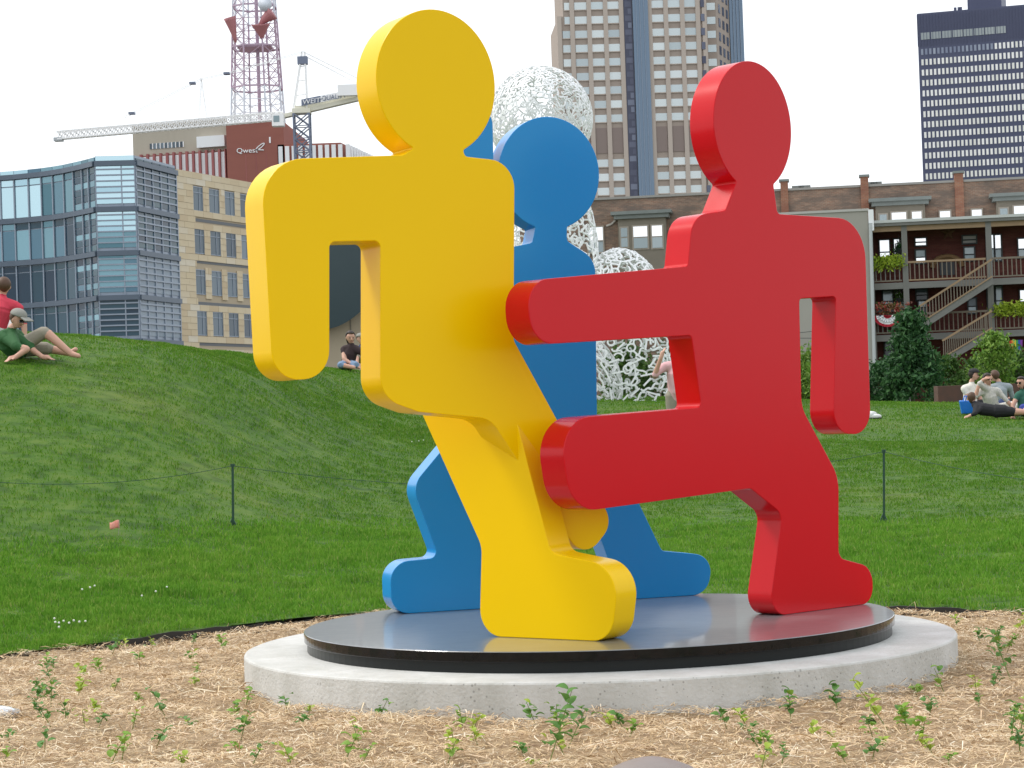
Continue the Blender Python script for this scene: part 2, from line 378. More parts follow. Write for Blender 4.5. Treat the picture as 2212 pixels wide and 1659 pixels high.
# ================================================================== PLINTH
def concrete_mat():
    m = mat('concrete', (0.62, 0.62, 0.60), 0.85, noise=0.85, scale=3.4, col2=(0.42, 0.42, 0.385), bump=0.25, bscale=55, stretch=(1, 1, .45))
    t = m.node_tree; N = t.nodes; L = t.links; b = N['Principled BSDF']; src = b.inputs['Base Color'].links[0].from_socket
    tc = N.new('ShaderNodeTexCoord'); v = N.new('ShaderNodeTexVoronoi'); v.inputs['Scale'].default_value = 38; L.new(tc.outputs['Object'], v.inputs['Vector'])
    n2 = N.new('ShaderNodeTexNoise'); n2.inputs['Scale'].default_value = 3.5; L.new(tc.outputs['Object'], n2.inputs['Vector'])
    th = N.new('ShaderNodeMapRange'); L.new(n2.outputs[0], th.inputs[0]); th.inputs[1].default_value = .42; th.inputs[2].default_value = .70; th.inputs[3].default_value = .06; th.inputs[4].default_value = .24
    lt = N.new('ShaderNodeMath'); lt.operation = 'LESS_THAN'; L.new(v.outputs['Distance'], lt.inputs[0]); L.new(th.outputs[0], lt.inputs[1])
    g = N.new('ShaderNodeNewGeometry'); sx = N.new('ShaderNodeSeparateXYZ'); L.new(g.outputs['Normal'], sx.inputs[0])
    inv = N.new('ShaderNodeMath'); inv.operation = 'LESS_THAN'; L.new(sx.outputs[2], inv.inputs[0]); inv.inputs[1].default_value = .5   # air pits only on the formed side
    mul = N.new('ShaderNodeMath'); mul.operation = 'MULTIPLY'; L.new(lt.outputs[0], mul.inputs[0]); L.new(inv.outputs[0], mul.inputs[1])
    m2 = N.new('ShaderNodeMath'); m2.operation = 'MULTIPLY'; L.new(mul.outputs[0], m2.inputs[0]); m2.inputs[1].default_value = .5
    mx = N.new('ShaderNodeMix'); mx.data_type = 'RGBA'; L.new(m2.outputs[0], mx.inputs[0]); L.new(src, mx.inputs[6]); mx.inputs[7].default_value = (.14,.135,.12,1)
    w = N.new('ShaderNodeMix'); w.data_type = 'RGBA'; w.inputs[6].default_value = (1,1,1,1)
    L.new(mx.outputs[2], b.inputs['Base Color']); return m
pl = thing('round_plinth', 'round plinth of black polished stone on a wider concrete disc', 'plinth', PC)
obj('concrete_base', MB().lathe(PC, [(R_CONC,-.12),(R_CONC,.138),(R_CONC-.004,.146),(R_CONC-.014,.150)], 160), concrete_mat(), pl)
BLK = mat('black_polished_stone', (0.006,0.006,0.007), 0.10, spec=0.25, noise=0.6, scale=30, col2=(0.012,0.013,0.014))
BLK2 = mat('dark_stone_riser', (0.010,0.012,0.012), 0.3, spec=0.25)
obj('stone_riser', MB().lathe(PC, [(R_DISC-.016,.146),(R_DISC-.016,.205)], 160), BLK2, pl)
SLAB = mat('slab_top_sky_sheen', (0.15,0.163,0.175), 0.30, spec=0.5, coat=0.55, noise=0.9, scale=9, col2=(0.22,0.235,0.245), bump=0.02, bscale=30, stretch=(1, 4, 1))  # grey base colour stands in for sky sheen on the black stone
sl = obj('stone_slab', MB().lathe(PC, [(R_DISC-.003,.203),(R_DISC,.207),(R_DISC,.252)], 160).lathe(PC, [(R_DISC-.0005,.2525),(R_DISC-.004,.256)], 160, 1), [BLK, SLAB], pl)
for i, (X, Y) in enumerate([(1629, 1284), (1629, 1303)]):
    p = Wz(X, Y, .256); w_, h_ = .055, (.05 if i == 0 else .09)
    obj('info_label', MB().box(p.x-w_/2, p.x+w_/2, p.y-h_/2, p.y+h_/2, .257, .259), WHT, sl)

# ================================================================== THE THREE PLATE FIGURES (plain striding cut-outs)
ZT = 0.2565
class Plate:
    def __init__(s, X, d, ang):
        p = W(X, 1300, d); s.o = Vector((p.x, p.y, 0)); s.e = Vector((math.cos(R(ang)), math.sin(R(ang)), 0)); s.n = Vector((s.e.y, -s.e.x, 0))
    def sz(s, X, Y):
        v = ray(X, Y); c = Vector((0,0,CAM_Z)); t = (s.o-c).dot(s.n)/v.dot(s.n); p = c+v*t
        return ((p-s.o).dot(s.e), p.z)
def fillet(pts, seg=10):
    """polygon of (s, z, radius): every corner rounded"""
    out = []; n = len(pts)
    for i in range(n):
        p = Vector(pts[i][:2]); r = pts[i][2]; a = Vector(pts[i-1][:2]); b = Vector(pts[(i+1) % n][:2])
        if r <= 1e-4: out.append(p); continue
        u = (a-p); v = (b-p); lu, lv = u.length, v.length; u.normalize(); v.normalize()
        ang = math.acos(max(-1, min(1, u.dot(v))))
        if ang > math.pi-0.05: out.append(p); continue
        t = min(r/math.tan(ang/2), lu*.48, lv*.48); r = t*math.tan(ang/2)
        c = p + (u+v).normalized()*(r/math.sin(ang/2)); p0 = p+u*t; p1 = p+v*t
        a0 = math.atan2(p0.y-c.y, p0.x-c.x); a1 = math.atan2(p1.y-c.y, p1.x-c.x); da = (a1-a0+math.pi) % (2*math.pi) - math.pi
        for k in range(seg+1):
            q = a0+da*k/seg; out.append(Vector((c.x+r*math.cos(q), c.y+r*math.sin(q))))
    return out
def plate_part(name, pl_, outline, thick, m, parent, head=None, px=0.0024):
    """thick painted plate: outline in picture points mapped on the plate, head = (X, Y, r in metres, neck index)"""
    pts = []
    for i, q in enumerate(outline):
        if q == 'HEAD':
            hx, hz = pl_.sz(*head[:2]); r = head[2]
            a = pl_.sz(*outline[i-1][:2]); b = pl_.sz(*outline[(i+1) % len(outline)][:2])
            h = math.asin(min(.95, head[3]/r)); a0 = -math.pi/2-h; a1 = -math.pi/2+h-2*math.pi
            for k in range(73):
                t = a0+(a1-a0)*k/72; pts.append((hx+r*math.cos(t), hz+r*head[4]*math.sin(t), 0.03 if k in (0, 72) else 0))
        else:
            s_, z_ = pl_.sz(q[0], q[1]); z_ = max(z_, ZT) if (len(q) < 4) else ZT
            pts.append((s_, z_, q[2]*px))
    loop = fillet(pts); c = bpy.data.curves.new(name, 'CURVE'); c.dimensions = '2D'; c.fill_mode = 'BOTH'; c.extrude = thick/2-.004; c.bevel_depth = .004; c.bevel_resolution = 1; c.offset = -.004
    sp = c.splines.new('POLY'); sp.points.add(len(loop)-1); sp.use_cyclic_u = True
    for i, p in enumerate(loop): sp.points[i].co = (p.x, p.y, 0, 1)
    o = bpy.data.objects.new(name, c); COL.objects.link(o); dg = bpy.context.evaluated_depsgraph_get(); me = bpy.data.meshes.new_from_object(o.evaluated_get(dg))
    bpy.data.objects.remove(o); bpy.data.curves.remove(c)
    org = ORG[parent.name]; M = Matrix.Identity(4); M.col[0] = (*pl_.e, 0); M.col[1] = (0,0,1,0); M.col[2] = (*pl_.n, 0)
    M.translation = pl_.o - pl_.n*(thick/2) - org; me.transform(M); me.name = name; me.materials.clear(); me.materials.append(m)
    for p in me.polygons: p.use_smooth = True
    me.set_sharp_from_angle(angle=R(15))
    o = bpy.data.objects.new(name, me); link(o, parent); ORG[o.name] = org.copy(); return o
T_ = 0.225
yp = Plate(1100, 11.15, 30)
yt = thing('plate_figure', 'tall yellow painted steel plate figure striding at the front of the plinth', 'sculpture', (yp.o.x, yp.o.y, ZT), 'painted plate figures on the plinth')
plate_part('body', yp, [(870,335,18),'HEAD',(1005,338,18),(1112,350,75),(1110,735,30),(1325,1130,45),(1262,1212,45),(1060,905,60),(905,890,70),(822,860,90),(822,520,14),(712,522,14),(712,815,60),(590,825,60),(563,345,95)], T_, YEL, yt, head=(943,178,.338,.14,1.09))
lp = Plate(1180, 11.10, -38)
plate_part('leg', lp, [(903,716,40),(1070,735,100),(1190,1195,30),(1338,1225,70),(1320,1378,55,1),(1035,1368,55,1),(1040,1180,60),(905,880,30)], .18, YEL, yt)
rp = Plate(1770, 12.15, 42)
rt = thing('plate_figure', 'red painted steel plate figure lifting one leg at the right of the plinth', 'sculpture', (rp.o.x, rp.o.y, ZT), 'painted plate figures on the plinth')
plate_part('body', rp, [(1567,455,12),'HEAD',(1680,462,12),(1868,474,95),(1882,940,60),(1800,935,55),(1806,640,10),(1727,645,10),(1732,880,70),(1812,1030,90),(1812,1205,25),(1886,1225,60),(1886,1310,40,1),(1660,1330,45,1),(1690,1110,30),(1622,1055,25),(1235,1108,80),(1205,905,80),(1515,880,12),(1494,724,10),(1148,745,60),(1138,606,60),(1486,575,10),(1496,466,60)], 0.175, RED, rt, head=(1627,272,.315,.15,1.12))
bp_ = Plate(1100, 13.05, 18)
bt = thing('plate_figure', 'blue painted steel plate figure with one raised arm behind the yellow and red ones', 'sculpture', (bp_.o.x, bp_.o.y, ZT), 'painted plate figures on the plinth')
plate_part('body', bp_, [(1150,525,12),'HEAD',(1225,520,12),(1286,560,60),(1290,900,40),(1430,1190,16),(1540,1200,60),(1530,1306,50,1),(1345,1306,30,1),(1240,1000,30),(1190,1000,30),(1050,1306,30,1),(846,1320,45,1),(842,1215,50),(948,1205,18),(890,1050,60),(1010,905,40),(1000,640,60),(985,236,40),(1064,232,40),(1070,540,14)], 0.20, BLU, bt, head=(1187,374,.318,.10,1.07))

# ================================================================== FAR BUILDINGS
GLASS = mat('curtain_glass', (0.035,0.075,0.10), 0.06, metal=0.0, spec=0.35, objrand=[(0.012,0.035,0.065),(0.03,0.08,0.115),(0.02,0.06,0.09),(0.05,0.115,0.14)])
GLASS_SKY = mat('sky_reflection_glass', (0.42,0.60,0.68), 0.05, metal=0.85, objrand=[(0.30,0.46,0.54),(0.44,0.62,0.68),(0.50,0.66,0.72),(0.36,0.54,0.60)])  # pale mirror copy of the glass: sky reflection built into the upper panes
GLASS_MID = mat('part_reflection_glass', (0.12,0.24,0.30), 0.06, metal=0.5, objrand=[(0.08,0.16,0.22),(0.14,0.26,0.31),(0.20,0.36,0.42),(0.06,0.15,0.19)])  # in-between copy with a weaker sky reflection in its colour
FROST = mat('frosted_panel', (0.20,0.26,0.32), 0.35, objrand=[(0.17,0.23,0.29),(0.23,0.29,0.35)])
ALU = mat('mullion_metal', (0.27,0.32,0.39), 0.4, metal=0.2)
BAND = mat('spandrel_band', (0.10,0.13,0.17), 0.4, metal=0.3)
STONE = mat('sandstone_panel', (0.55,0.44,0.29), 0.85, objrand=[(0.54,0.43,0.28),(0.60,0.50,0.34),(0.64,0.55,0.39),(0.61,0.51,0.34),(0.68,0.63,0.52)], noise=0.3, scale=1.5, col2=(0.52,0.42,0.28))
STONE_B = mat('sandstone_joint', (0.42,0.35,0.25), 0.9)
WIN = mat('office_window', (0.12,0.16,0.19), 0.08, spec=0.4, objrand=[(0.05,0.07,0.09),(0.09,0.13,0.16),(0.15,0.20,0.24)])
SLOT = mat('dark_slot', (0.13,0.14,0.15), 0.6)

# ---- glass office with stone wing
DG = 191.0
gb = thing('glass_office', 'glass office building with concave curtain wall and sandstone side wing', 'building', W(200, 800, DG) * 1.0)
bandY = [352, 451, 546, 642, 737, 833]          # floor bands read at X = 290
ffront = Facade(205, DG, 290, DG+.3); zb = [ffront.fp(290, y)[1] for y in bandY]; ztop = ffront.fp(290, 335)[1]
def grid_wall(f, cols, rows_per, storeys, mfun, name='pane', mull=.10, hmull=.10, z_top=None):
    """panes between mullions; cols in metres along the wall"""
    for k in range(storeys):
        z1, z0 = zb[k], zb[k+1]; hh = (z1-z0-.45)/rows_per
        for r in range(rows_per):
            for c in range(len(cols)-1):
                slab(name, f, cols[c]+mull/2, cols[c+1]-mull/2, z0+.45+r*hh+hmull/2, z0+.45+(r+1)*hh-hmull/2, -.05, .06, mfun(k, r, c), gb)
def wall_frame(f, u0, u1, cols, rows_per, storeys, mull, hmull, z_top):
    mb = MB()
    f.box(mb, u0, u1, -.6, z_top-.02, -.4, 0)
    for c in cols: f.box(mb, c-mull/2, c+mull/2, -.6, z_top-.6, 0, .14)
    obj('mullion_grid', mb, ALU, gb)
    for k in range(storeys+1): slab('spandrel_band', f, u0-.05, u1+.05, zb[k]-.22, zb[k]+.22, 0, .30, BAND, gb)
    mb = MB()
    for k in range(storeys):
        z1, z0 = zb[k], zb[k+1]; hh = (z1-z0-.45)/rows_per
        for r in range(1, rows_per): f.box(mb, u0, u1, z0+.45+r*hh-hmull/2, z0+.45+r*hh+hmull/2, 0, .17)
    obj('transom_bars', mb, ALU, gb)
# concave left wall in facets (one facet = one bay)
bx = [-110, -55, 0, 30, 61, 89, 114, 138, 159, 178, 192, 205]; bd = [201.5, 200.5, 199.3, 198.9, 198.2, 197.5, 196.6, 195.5, 194.2, 193.0, 192.0, 191.0]
for i in range(len(bx)-1):
    f = Facade(bx[i], bd[i], bx[i+1], bd[i+1]); fine = i >= 8; rows = 6 if fine else 2
    mb = MB(); f.box(mb, -.02, f.L+.02, -.6, ztop-.1, -.4, 0); f.box(mb, -.06, .06, -.6, zb[0], 0, .18); obj('mullion', mb, ALU, gb)
    for k in range(6): slab('spandrel_band', f, -.02, f.L+.02, zb[k]-.22, zb[k]+.22, 0, .32, BAND, gb)
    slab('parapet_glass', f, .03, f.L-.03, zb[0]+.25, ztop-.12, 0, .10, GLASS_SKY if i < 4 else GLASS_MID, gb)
    for k in range(5):
        z1, z0 = zb[k]-.24, zb[k+1]+.24; H = z1-z0
        if fine: cuts = [z0+H*q/6 for q in range(7)]
        else: cuts = [z0, z0+H*.82, z1]
        for r in range(len(cuts)-1):
            if k == 0: m_ = GLASS_SKY if i < 5 else GLASS_MID  # pane material changes by storey to imitate where sky is reflected
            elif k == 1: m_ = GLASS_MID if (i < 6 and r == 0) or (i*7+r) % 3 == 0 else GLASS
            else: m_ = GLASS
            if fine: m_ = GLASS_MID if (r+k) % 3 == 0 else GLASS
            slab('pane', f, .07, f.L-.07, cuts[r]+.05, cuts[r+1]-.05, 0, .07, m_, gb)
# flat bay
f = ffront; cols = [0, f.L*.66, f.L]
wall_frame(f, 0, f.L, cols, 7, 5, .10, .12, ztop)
grid_wall(f, cols, 7, 5, lambda k, r, c: GLASS_SKY if k < 1 or (k == 1 and r > 2) else (GLASS_MID if k < 3 else GLASS))  # bright panes above, dark below: reflection pattern set by material
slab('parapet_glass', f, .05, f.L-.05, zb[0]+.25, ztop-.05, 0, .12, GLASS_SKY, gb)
# return face
f = Facade(290.3, DG+.35, 377, 200); cols = [f.L*q/5 for q in range(6)]
wall_frame(f, 0, f.L, cols, 6, 5, .14, .14, ztop)
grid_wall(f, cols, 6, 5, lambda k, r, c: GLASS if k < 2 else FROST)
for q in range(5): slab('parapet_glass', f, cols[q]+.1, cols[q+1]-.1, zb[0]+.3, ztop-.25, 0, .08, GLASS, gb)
# stone wing: panels one by one, windows between
f = Facade(377.5, 200.2, 640, 222.5); zs = f.fp(378, 361)[1]
mb = MB(); f.box(mb, 0, f.L, -.6, zs-.15, -.6, 0); obj('stone_backing', mb, STONE_B, gb)
wx = [(418,439),(452,474),(486,507),(519,540),(550,571),(580,600)]
wy = [(402,455),(493,547),(581,635),(671,724)]
wins = []
for (x0, x1) in wx:
    for (y0, y1) in wy:
        u0 = f.fp(x0, 500)[0]; u1 = f.fp(x1, 500)[0]; zz1 = f.fp(418, y0)[1]; zz0 = f.fp(418, y1)[1]; wins.append((u0, u1, zz0, zz1))
u_slot0 = f.fp(421, 500)[0]; slots = [(u_slot0, f.L-.3, f.fp(421, y+9)[1], f.fp(421, y)[1]) for y in (470, 560, 650, 738)]
ch = 0.585; nrow = int((zs+.6)/ch)
for r in range(nrow):
    z0 = -.6+r*ch; z1 = z0+ch
    if z1 < 4.0: continue
    u = -1.1*(r % 2)*.5
    while u < f.L:
        a, b = max(u, 0), min(u+1.75, f.L); u += 1.75
        parts = [(a, b)]
        for (q0, q1, qa, qb) in wins+slots:
            if z0+.12 < qb and z1-.12 > qa:
                np_ = []
                for (s0, s1) in parts:
                    if q1 <= s0 or q0 >= s1: np_.append((s0, s1))
                    else:
                        if q0 > s0: np_.append((s0, q0))
                        if q1 < s1: np_.append((q1, s1))
                parts = np_
        for (s0, s1) in parts:
            if s1-s0 > .08: slab('stone_panel', f, s0+.012, s1-.012, z0+.012, min(z1, zs)-.012, 0, .10 + .02*random.random(), STONE, gb)
for (q0, q1, qa, qb) in wins:
    mb = MB(); t = .07
    f.box(mb, q0, q1, qa, qb, .0, .02, 1)
    f.box(mb, q0, q0+t, qa, qb, .02, .07); f.box(mb, q1-t, q1, qa, qb, .02, .07); f.box(mb, q0, q1, qa, qa+t, .02, .07); f.box(mb, q0, q1, qb-t, qb, .02, .07)
    f.box(mb, q0+(q1-q0)*.60, q0+(q1-q0)*.60+.06, qa, qb, .02, .07); f.box(mb, q0, q1, qa+(qb-qa)*.74, qa+(qb-qa)*.74+.06, .02, .07)
    w = obj('window', mb, [ALU, WIN], gb)
for (q0, q1, qa, qb) in slots: slab('ventilation_slot', f, q0, q1, qa+.05, qb-.05, .0, .03, SLOT, gb)

# ---- far low wing seen through the gap under the yellow arm: beige wall under a dark glazed overhang
f = Facade(640, 160, 1250, 166, 600)
lw = thing('beige_hall', 'beige hall with a dark teal overhanging upper storey', 'building', f.p(0, -.6))
za = f.fp(760, 705)[1]; zt2 = f.fp(760, 505)[1]
mb = MB(); f.box(mb, 0, f.L, -.6, za+2.0, -8, 0); obj('wall', mb, mat('beige_wall', (0.42,0.36,0.26), .85, noise=.4, scale=.6, col2=(.36,.30,.21)), lw)
arc = MB(); n = 20; u0, z0 = f.fp(700, 712); u1, z1 = f.fp(790, 655)
pv = [(-.5, z0+.4)] + [(u0+(u1-u0)*k/n, z0+(z1-z0)*(k/n)**1.7) for k in range(n+1)] + [(u1+4, z1+1.6), (u1+4, zt2), (-.5, zt2)]
fr = [f.p(a, b, 1.6) for a, b in pv]; bk = [f.p(a, b, .01) for a, b in pv]; m_ = len(pv)
arc.add(fr+bk, [tuple(range(m_)), tuple(range(2*m_-1, m_-1, -1))] + [(i, i+m_, (i+1) % m_ + m_, (i+1) % m_) for i in range(m_)])
obj('overhang', arc, mat('dark_teal_cladding', (0.020,0.045,0.052), .35, noise=.4, scale=.4, col2=(.028,.055,.06)), lw)
for X in (757,): 
    a = f.fp(X, 700)[0]; slab('wall_joint', f, a-.05, a+.05, -.6, za+.5, 0, .03, mat('joint_grey', (.2,.18,.14), .9), lw)

# ---- telephone company block with stripes, brick tower block and tan penthouse
DQ = 330.0
QB = mat('red_brick_panel', (0.29,0.105,0.080), .85, noise=.5, scale=.25, col2=(.24,.085,.068), stretch=(1,1,3)); QW = mat('white_panel', (0.80,0.81,0.82), .6, objrand=[(.74,.76,.78),(.82,.83,.84)])
QR = mat('red_stripe', (0.33,0.11,0.11), .8, objrand=[(.30,.10,.10),(.36,.13,.125)]); QT = mat('tan_cladding', (0.43,0.39,0.32), .8, noise=.4, scale=.5, col2=(.37,.335,.27), stretch=(3,3,.2))
f = Facade(285, DQ+6, 490, DQ+2, 300)
qb = thing('striped_office', 'far red brick office block with red and white striped walls and a tan penthouse', 'building', f.p(0, -.6))
uL = f.fp(285, 300)[0]; uR = f.fp(489, 300)[0]; zt_ = f.fp(400, 269)[1]; zs1 = f.fp(400, 331)[1]
mb = MB(); f.box(mb, uL, uR, zs1-.5, zt_, -14, -.3); obj('penthouse', mb, QT, qb)
slab('coping', f, uL-.1, uR, zt_, zt_+.5, -.4, -.1, QT, qb)
for k in range(9):
    a = f.fp(322+k*8.3, 310)[0]; slab('penthouse_window', f, a, a+.40, f.fp(340, 321)[1], f.fp(340, 309)[1], -.35, -.2, WIN, qb)
    slab('penthouse_mullion', f, a+.43, a+.55, f.fp(340, 321)[1], f.fp(340, 309)[1], -.35, -.12, WHT, qb)
a = f.fp(428, 310)[0]; slab('vent_housing', f, a, uR-.1, f.fp(460, 318)[1], f.fp(460, 294)[1], -.3, .6, QW, qb)
mb = MB(); f.box(mb, uL, uR, -.6, zs1, -20, 0); obj('wing_wall', mb, QB, qb)
x = 296.0
while x < 488:
    a, b = f.fp(x, 350)[0], f.fp(x+9.0, 350)[0]; slab('white_stripe', f, a, b, 30, zs1-.2, 0, .25, QW, qb)
    a2, b2 = f.fp(x+9.0, 350)[0], f.fp(x+14.0, 350)[0]; slab('red_stripe', f, a2+.02, min(b2, uR)-.02, 30, zs1+.2, 0, .6, QR, qb); x += 14.1
# brick tower block
f = Facade(488, DQ, 612, DQ, 300); u0 = f.fp(489, 300)[0]; u1 = f.fp(613, 300)[0]; zq = f.fp(550, 264)[1]; u2 = f.fp(662, 300)[0]
mb = MB(); P0 = f.p(u0, 0); P1 = f.p(u1, 0); P2 = W(664, 300, DQ+24); P2.z = 0; P3 = P0 + (P2-P1)
mb.hexa([p + Vector((0,0,-.6)) for p in (P0, P1, P2, P3)] + [p + Vector((0,0,zq)) for p in (P0, P1, P2, P3)]); obj('brick_tower', mb, QB, qb)
for X in (531, 553, 575): 
    a = f.fp(X, 340)[0]; slab('panel_joint', f, a-.04, a+.04, 30, f.fp(531, 332)[1], 0, .03, QR, qb)
a = f.fp(583, 300)[0]; slab('wall_sign', f, a-.12, a+.12, f.fp(583, 309)[1], f.fp(583, 296)[1], 0, .12, WHT, qb)
tm = text_mesh('Qwest', 1.05, .06); tm.materials.append(WHT); zz = f.fp(511, 331)[1]; a = f.fp(511, 331)[0]
M = Matrix.Identity(4); M.col[0] = (*(f.e*1.12), 0); M.col[1] = (0, 0, 1, 0); M.col[2] = (*f.n, 0); M.translation = f.p(a, zz, .1) ; o = place('wall_lettering', tm, None, qb, mtx=M)
# sweeping loop mark beside the lettering
mb = MB(); c0 = f.fp(562, 317); pts = []
for k in range(25):
    t = 2*math.pi*k/24; pts.append(f.p(c0[0]+.62*math.cos(t)*.95+.30*math.sin(t), c0[1]+.30*math.cos(t)+.42*math.sin(t), .1))
for k in range(24): mb.bar(pts[k], pts[k+1], .12, .12)
mb.bar(f.p(c0[0]-.75, c0[1]-.42, .1), f.p(c0[0]+.55, c0[1]-.52, .1), .12, .12); obj('wall_emblem', mb, WHT, qb)
# right wing with stripes, corner, receding side
f = Facade(600, DQ-1, 733, DQ-1); zr = f.fp(680, 308)[1]; uA = f.fp(598, 320)[0]; uB = f.fp(735, 320)[0]
Pa, Pb = f.p(uA, 0, -1), f.p(uB, 0, -1); Pc = W(1000, 320, DQ+95); Pc.z = 0
mb = MB(); mb.hexa([p+Vector((0,0,-.6)) for p in (Pa, Pb, Pc, Pa+(Pc-Pb))]+[p+Vector((0,0,zr)) for p in (Pa, Pb, Pc, Pa+(Pc-Pb))]); obj('wing_wall', mb, QB, qb)
x = 600
while x < 733:
    a, b = f.fp(x, 320)[0], f.fp(x+9, 320)[0]; slab('white_stripe', f, a, b, 25, zr-.3, -1.0, -.7, QW, qb); x += 14.4
g = Facade(735, DQ, 1000, DQ+96); sp = g.L/58
for k in range(58): slab('white_stripe', g, k*sp, k*sp+sp*.5, 25, zr-.3, 0.9, 1.4, QW, qb)

# ---- lattice communications tower on its roof
MT = mat('tower_red_paint', (0.42,0.17,0.18), .6); MW = mat('tower_white_paint', (0.62,0.66,0.72), .6); MM = mat('tower_mauve_steel', (0.45,0.34,0.43), .6)
dT = DQ+8; pB = W(558, 245, dT); z_b = zq; z_m1 = W(552, 185, dT).z; z_t = W(545, -130, dT).z
tw = thing('lattice_tower', 'red and white steel lattice communications tower with horn antennas', 'tower', (pB.x, pB.y, z_b))
def half(z):   # half width at height z
    zr0 = W(556, 245, dT).z; zr1 = W(549, 60, dT).z; h0, h1 = 54/F*dT, 46/F*dT; t = (z-zr0)/(zr1-zr0); return h0+(h1-h0)*t
def cx(z):
    zr0 = W(556, 245, dT).z; zr1 = W(549, 60, dT).z; x0 = W(557, 245, dT).x; x1 = W(551, 60, dT).x; return x0+(x1-x0)*(z-zr0)/(zr1-zr0)*0.3
legs = [(-1,-.55),(-.42,-1),(.42,-1),(1,-.55),(1,.55),(.42,1),(-.42,1),(-1,.55)]
def tp(k, z): h = half(z); a = legs[k % 8]; return Vector((cx(z)+a[0]*h, pB.y+a[1]*h, z))
levels = [z_b, W(0,212,dT).z-8/F*dT] ; zl = [z_b + (z_t-z_b)*q/14 for q in range(15)]
for k in range(8):
    for q in range(14):
        m_ = MW if q < 3 else (MM if q < 8 else (MW if q < 10 else MT))
        mb = MB(); mb.bar(tp(k, zl[q]), tp(k, zl[q+1]), .22); obj('leg_section', mb, m_, tw)
for q in range(15):
    m_ = MW if q < 3 else MM; mb = MB()
    for k in range(8): mb.bar(tp(k, zl[q]), tp(k+1, zl[q]), .24 if q in (3, 6, 9) else .11)
    if q < 14:
        for k in range(8):
            if k % 2 == 0: mb.bar(tp(k, zl[q]), tp(k+1, zl[q+1]), .085); mb.bar(tp(k+1, zl[q]), tp(k, zl[q+1]), .085)
            else: mb.bar(tp(k, zl[q]), tp(k+1, zl[q+1]), .07)
    obj('bracing', mb, m_, tw)
mb = MB(); mb.box(cx(zl[6])-2.6, cx(zl[6])+2.6, pB.y-2.6, pB.y+2.6, zl[6]-.2, zl[6]+.15); obj('platform', mb, MM, tw)
mb = MB(); mb.tube([Vector((cx(z_b)+.3, pB.y, z_b)), Vector((cx(z_t)+.3, pB.y, z_t))], .28, 6); obj('cable_riser', mb, MM, tw)
def horn(X, Y, Xm, Ym, mouthr):
    """horn antenna: a cone that curves up from its foot to an open round mouth"""
    a = W(X, Y, dT-3.2); b = W(Xm, Ym, dT-3.6); pts, rad = [], []
    for k in range(8):
        t = k/7; p = a.lerp(b, t); p.z = a.z + (b.z-a.z)*t**.8; pts.append(p); rad.append(.18 + (mouthr-.18)*t**.9)
    m = MB(); m.tube(pts, rad, 14); return m
obj('horn_antenna', horn(509, 92, 496, 38, .95), MT, tw, smooth=True)
obj('horn_antenna', horn(566, 85, 563, 52, 1.5), MT, tw, smooth=True)
obj('horn_antenna', horn(560, 55, 589, 28, 1.15), MT, tw, smooth=True)
c = W(573, 10, dT-4); mb = MB()
mb.tube([c+Vector((0,.5,0)), c+Vector((0,-.1,0)), c+Vector((0,-.35,0))], [.35, 1.0, 1.05], 20); obj('dish_antenna', mb, MW, tw, smooth=True)

# ---- tower crane
dC = 262.0; CW = mat('crane_white', (0.90,0.90,0.90), .5); CB = mat('crane_blue_grey', (0.16,0.19,0.27), .5); CY = mat('crane_cream', (0.72,0.70,0.58), .5)
def C(X, Y, dd=0.0): return W(X, Y, dC+dd)
cr = thing('tower_crane', 'white tower crane with long lattice jib and dark sign board', 'crane', W(652, 900, dC))
mw = 34/F*dC/2
def lattice(a0, b0, wv, hv, n, bar_, mb, tri=False):
    """box lattice between two points; wv, hv half-size vectors"""
    cs = [(-1,-1),(1,-1),(1,1),(-1,1)] if not tri else [(-1,-1),(1,-1),(0,1)]
    P = lambda t, c: a0.lerp(b0, t) + wv*c[0] + hv*c[1]; m = len(cs)
    for c in cs: mb.bar(P(0, c), P(1, c), bar_*1.4)
    for k in range(n):
        for i in range(m):
            c, c2 = cs[i], cs[(i+1) % m]; mb.bar(P(k/n, c), P((k+1)/n, c2) if k % 2 else P((k+1)/n, c2), bar_); mb.bar(P(k/n, c), P(k/n, c2), bar_*.8)
            if k % 1 == 0: mb.bar(P((k+.0)/n, c2), P((k+1)/n, c), bar_)
mt = C(652, 246); mb_ = C(652, 246).copy(); mb_.z = -.6
m = MB(); lattice(mb_, mt, Vector((mw,0,0)), Vector((0,mw,0)), 26, .13, m); obj('mast', m, CB, cr)
m = MB(); m.box(mt.x-mw*1.15, mt.x+mw*1.15, mt.y-mw*1.1, mt.y+mw*1.1, mt.z, mt.z+.55); m.box(mt.x-mw*.8, mt.x+mw*.8, mt.y-mw*.8, mt.y+mw*.8, mt.z+.55, mt.z+.9); obj('slewing_ring', m, CY, cr)
m = MB(); lattice(C(125, 293), C(610, 250), Vector((0,.55,0)), Vector((0,0,.45)), 40, .085, m); obj('jib', m, CW, cr)
m = MB(); m.bar(C(610, 252), C(790, 210), 1.2, .45); m.bar(C(640, 240), C(790, 204), .12, .9); obj('counter_jib', m, CY, cr)
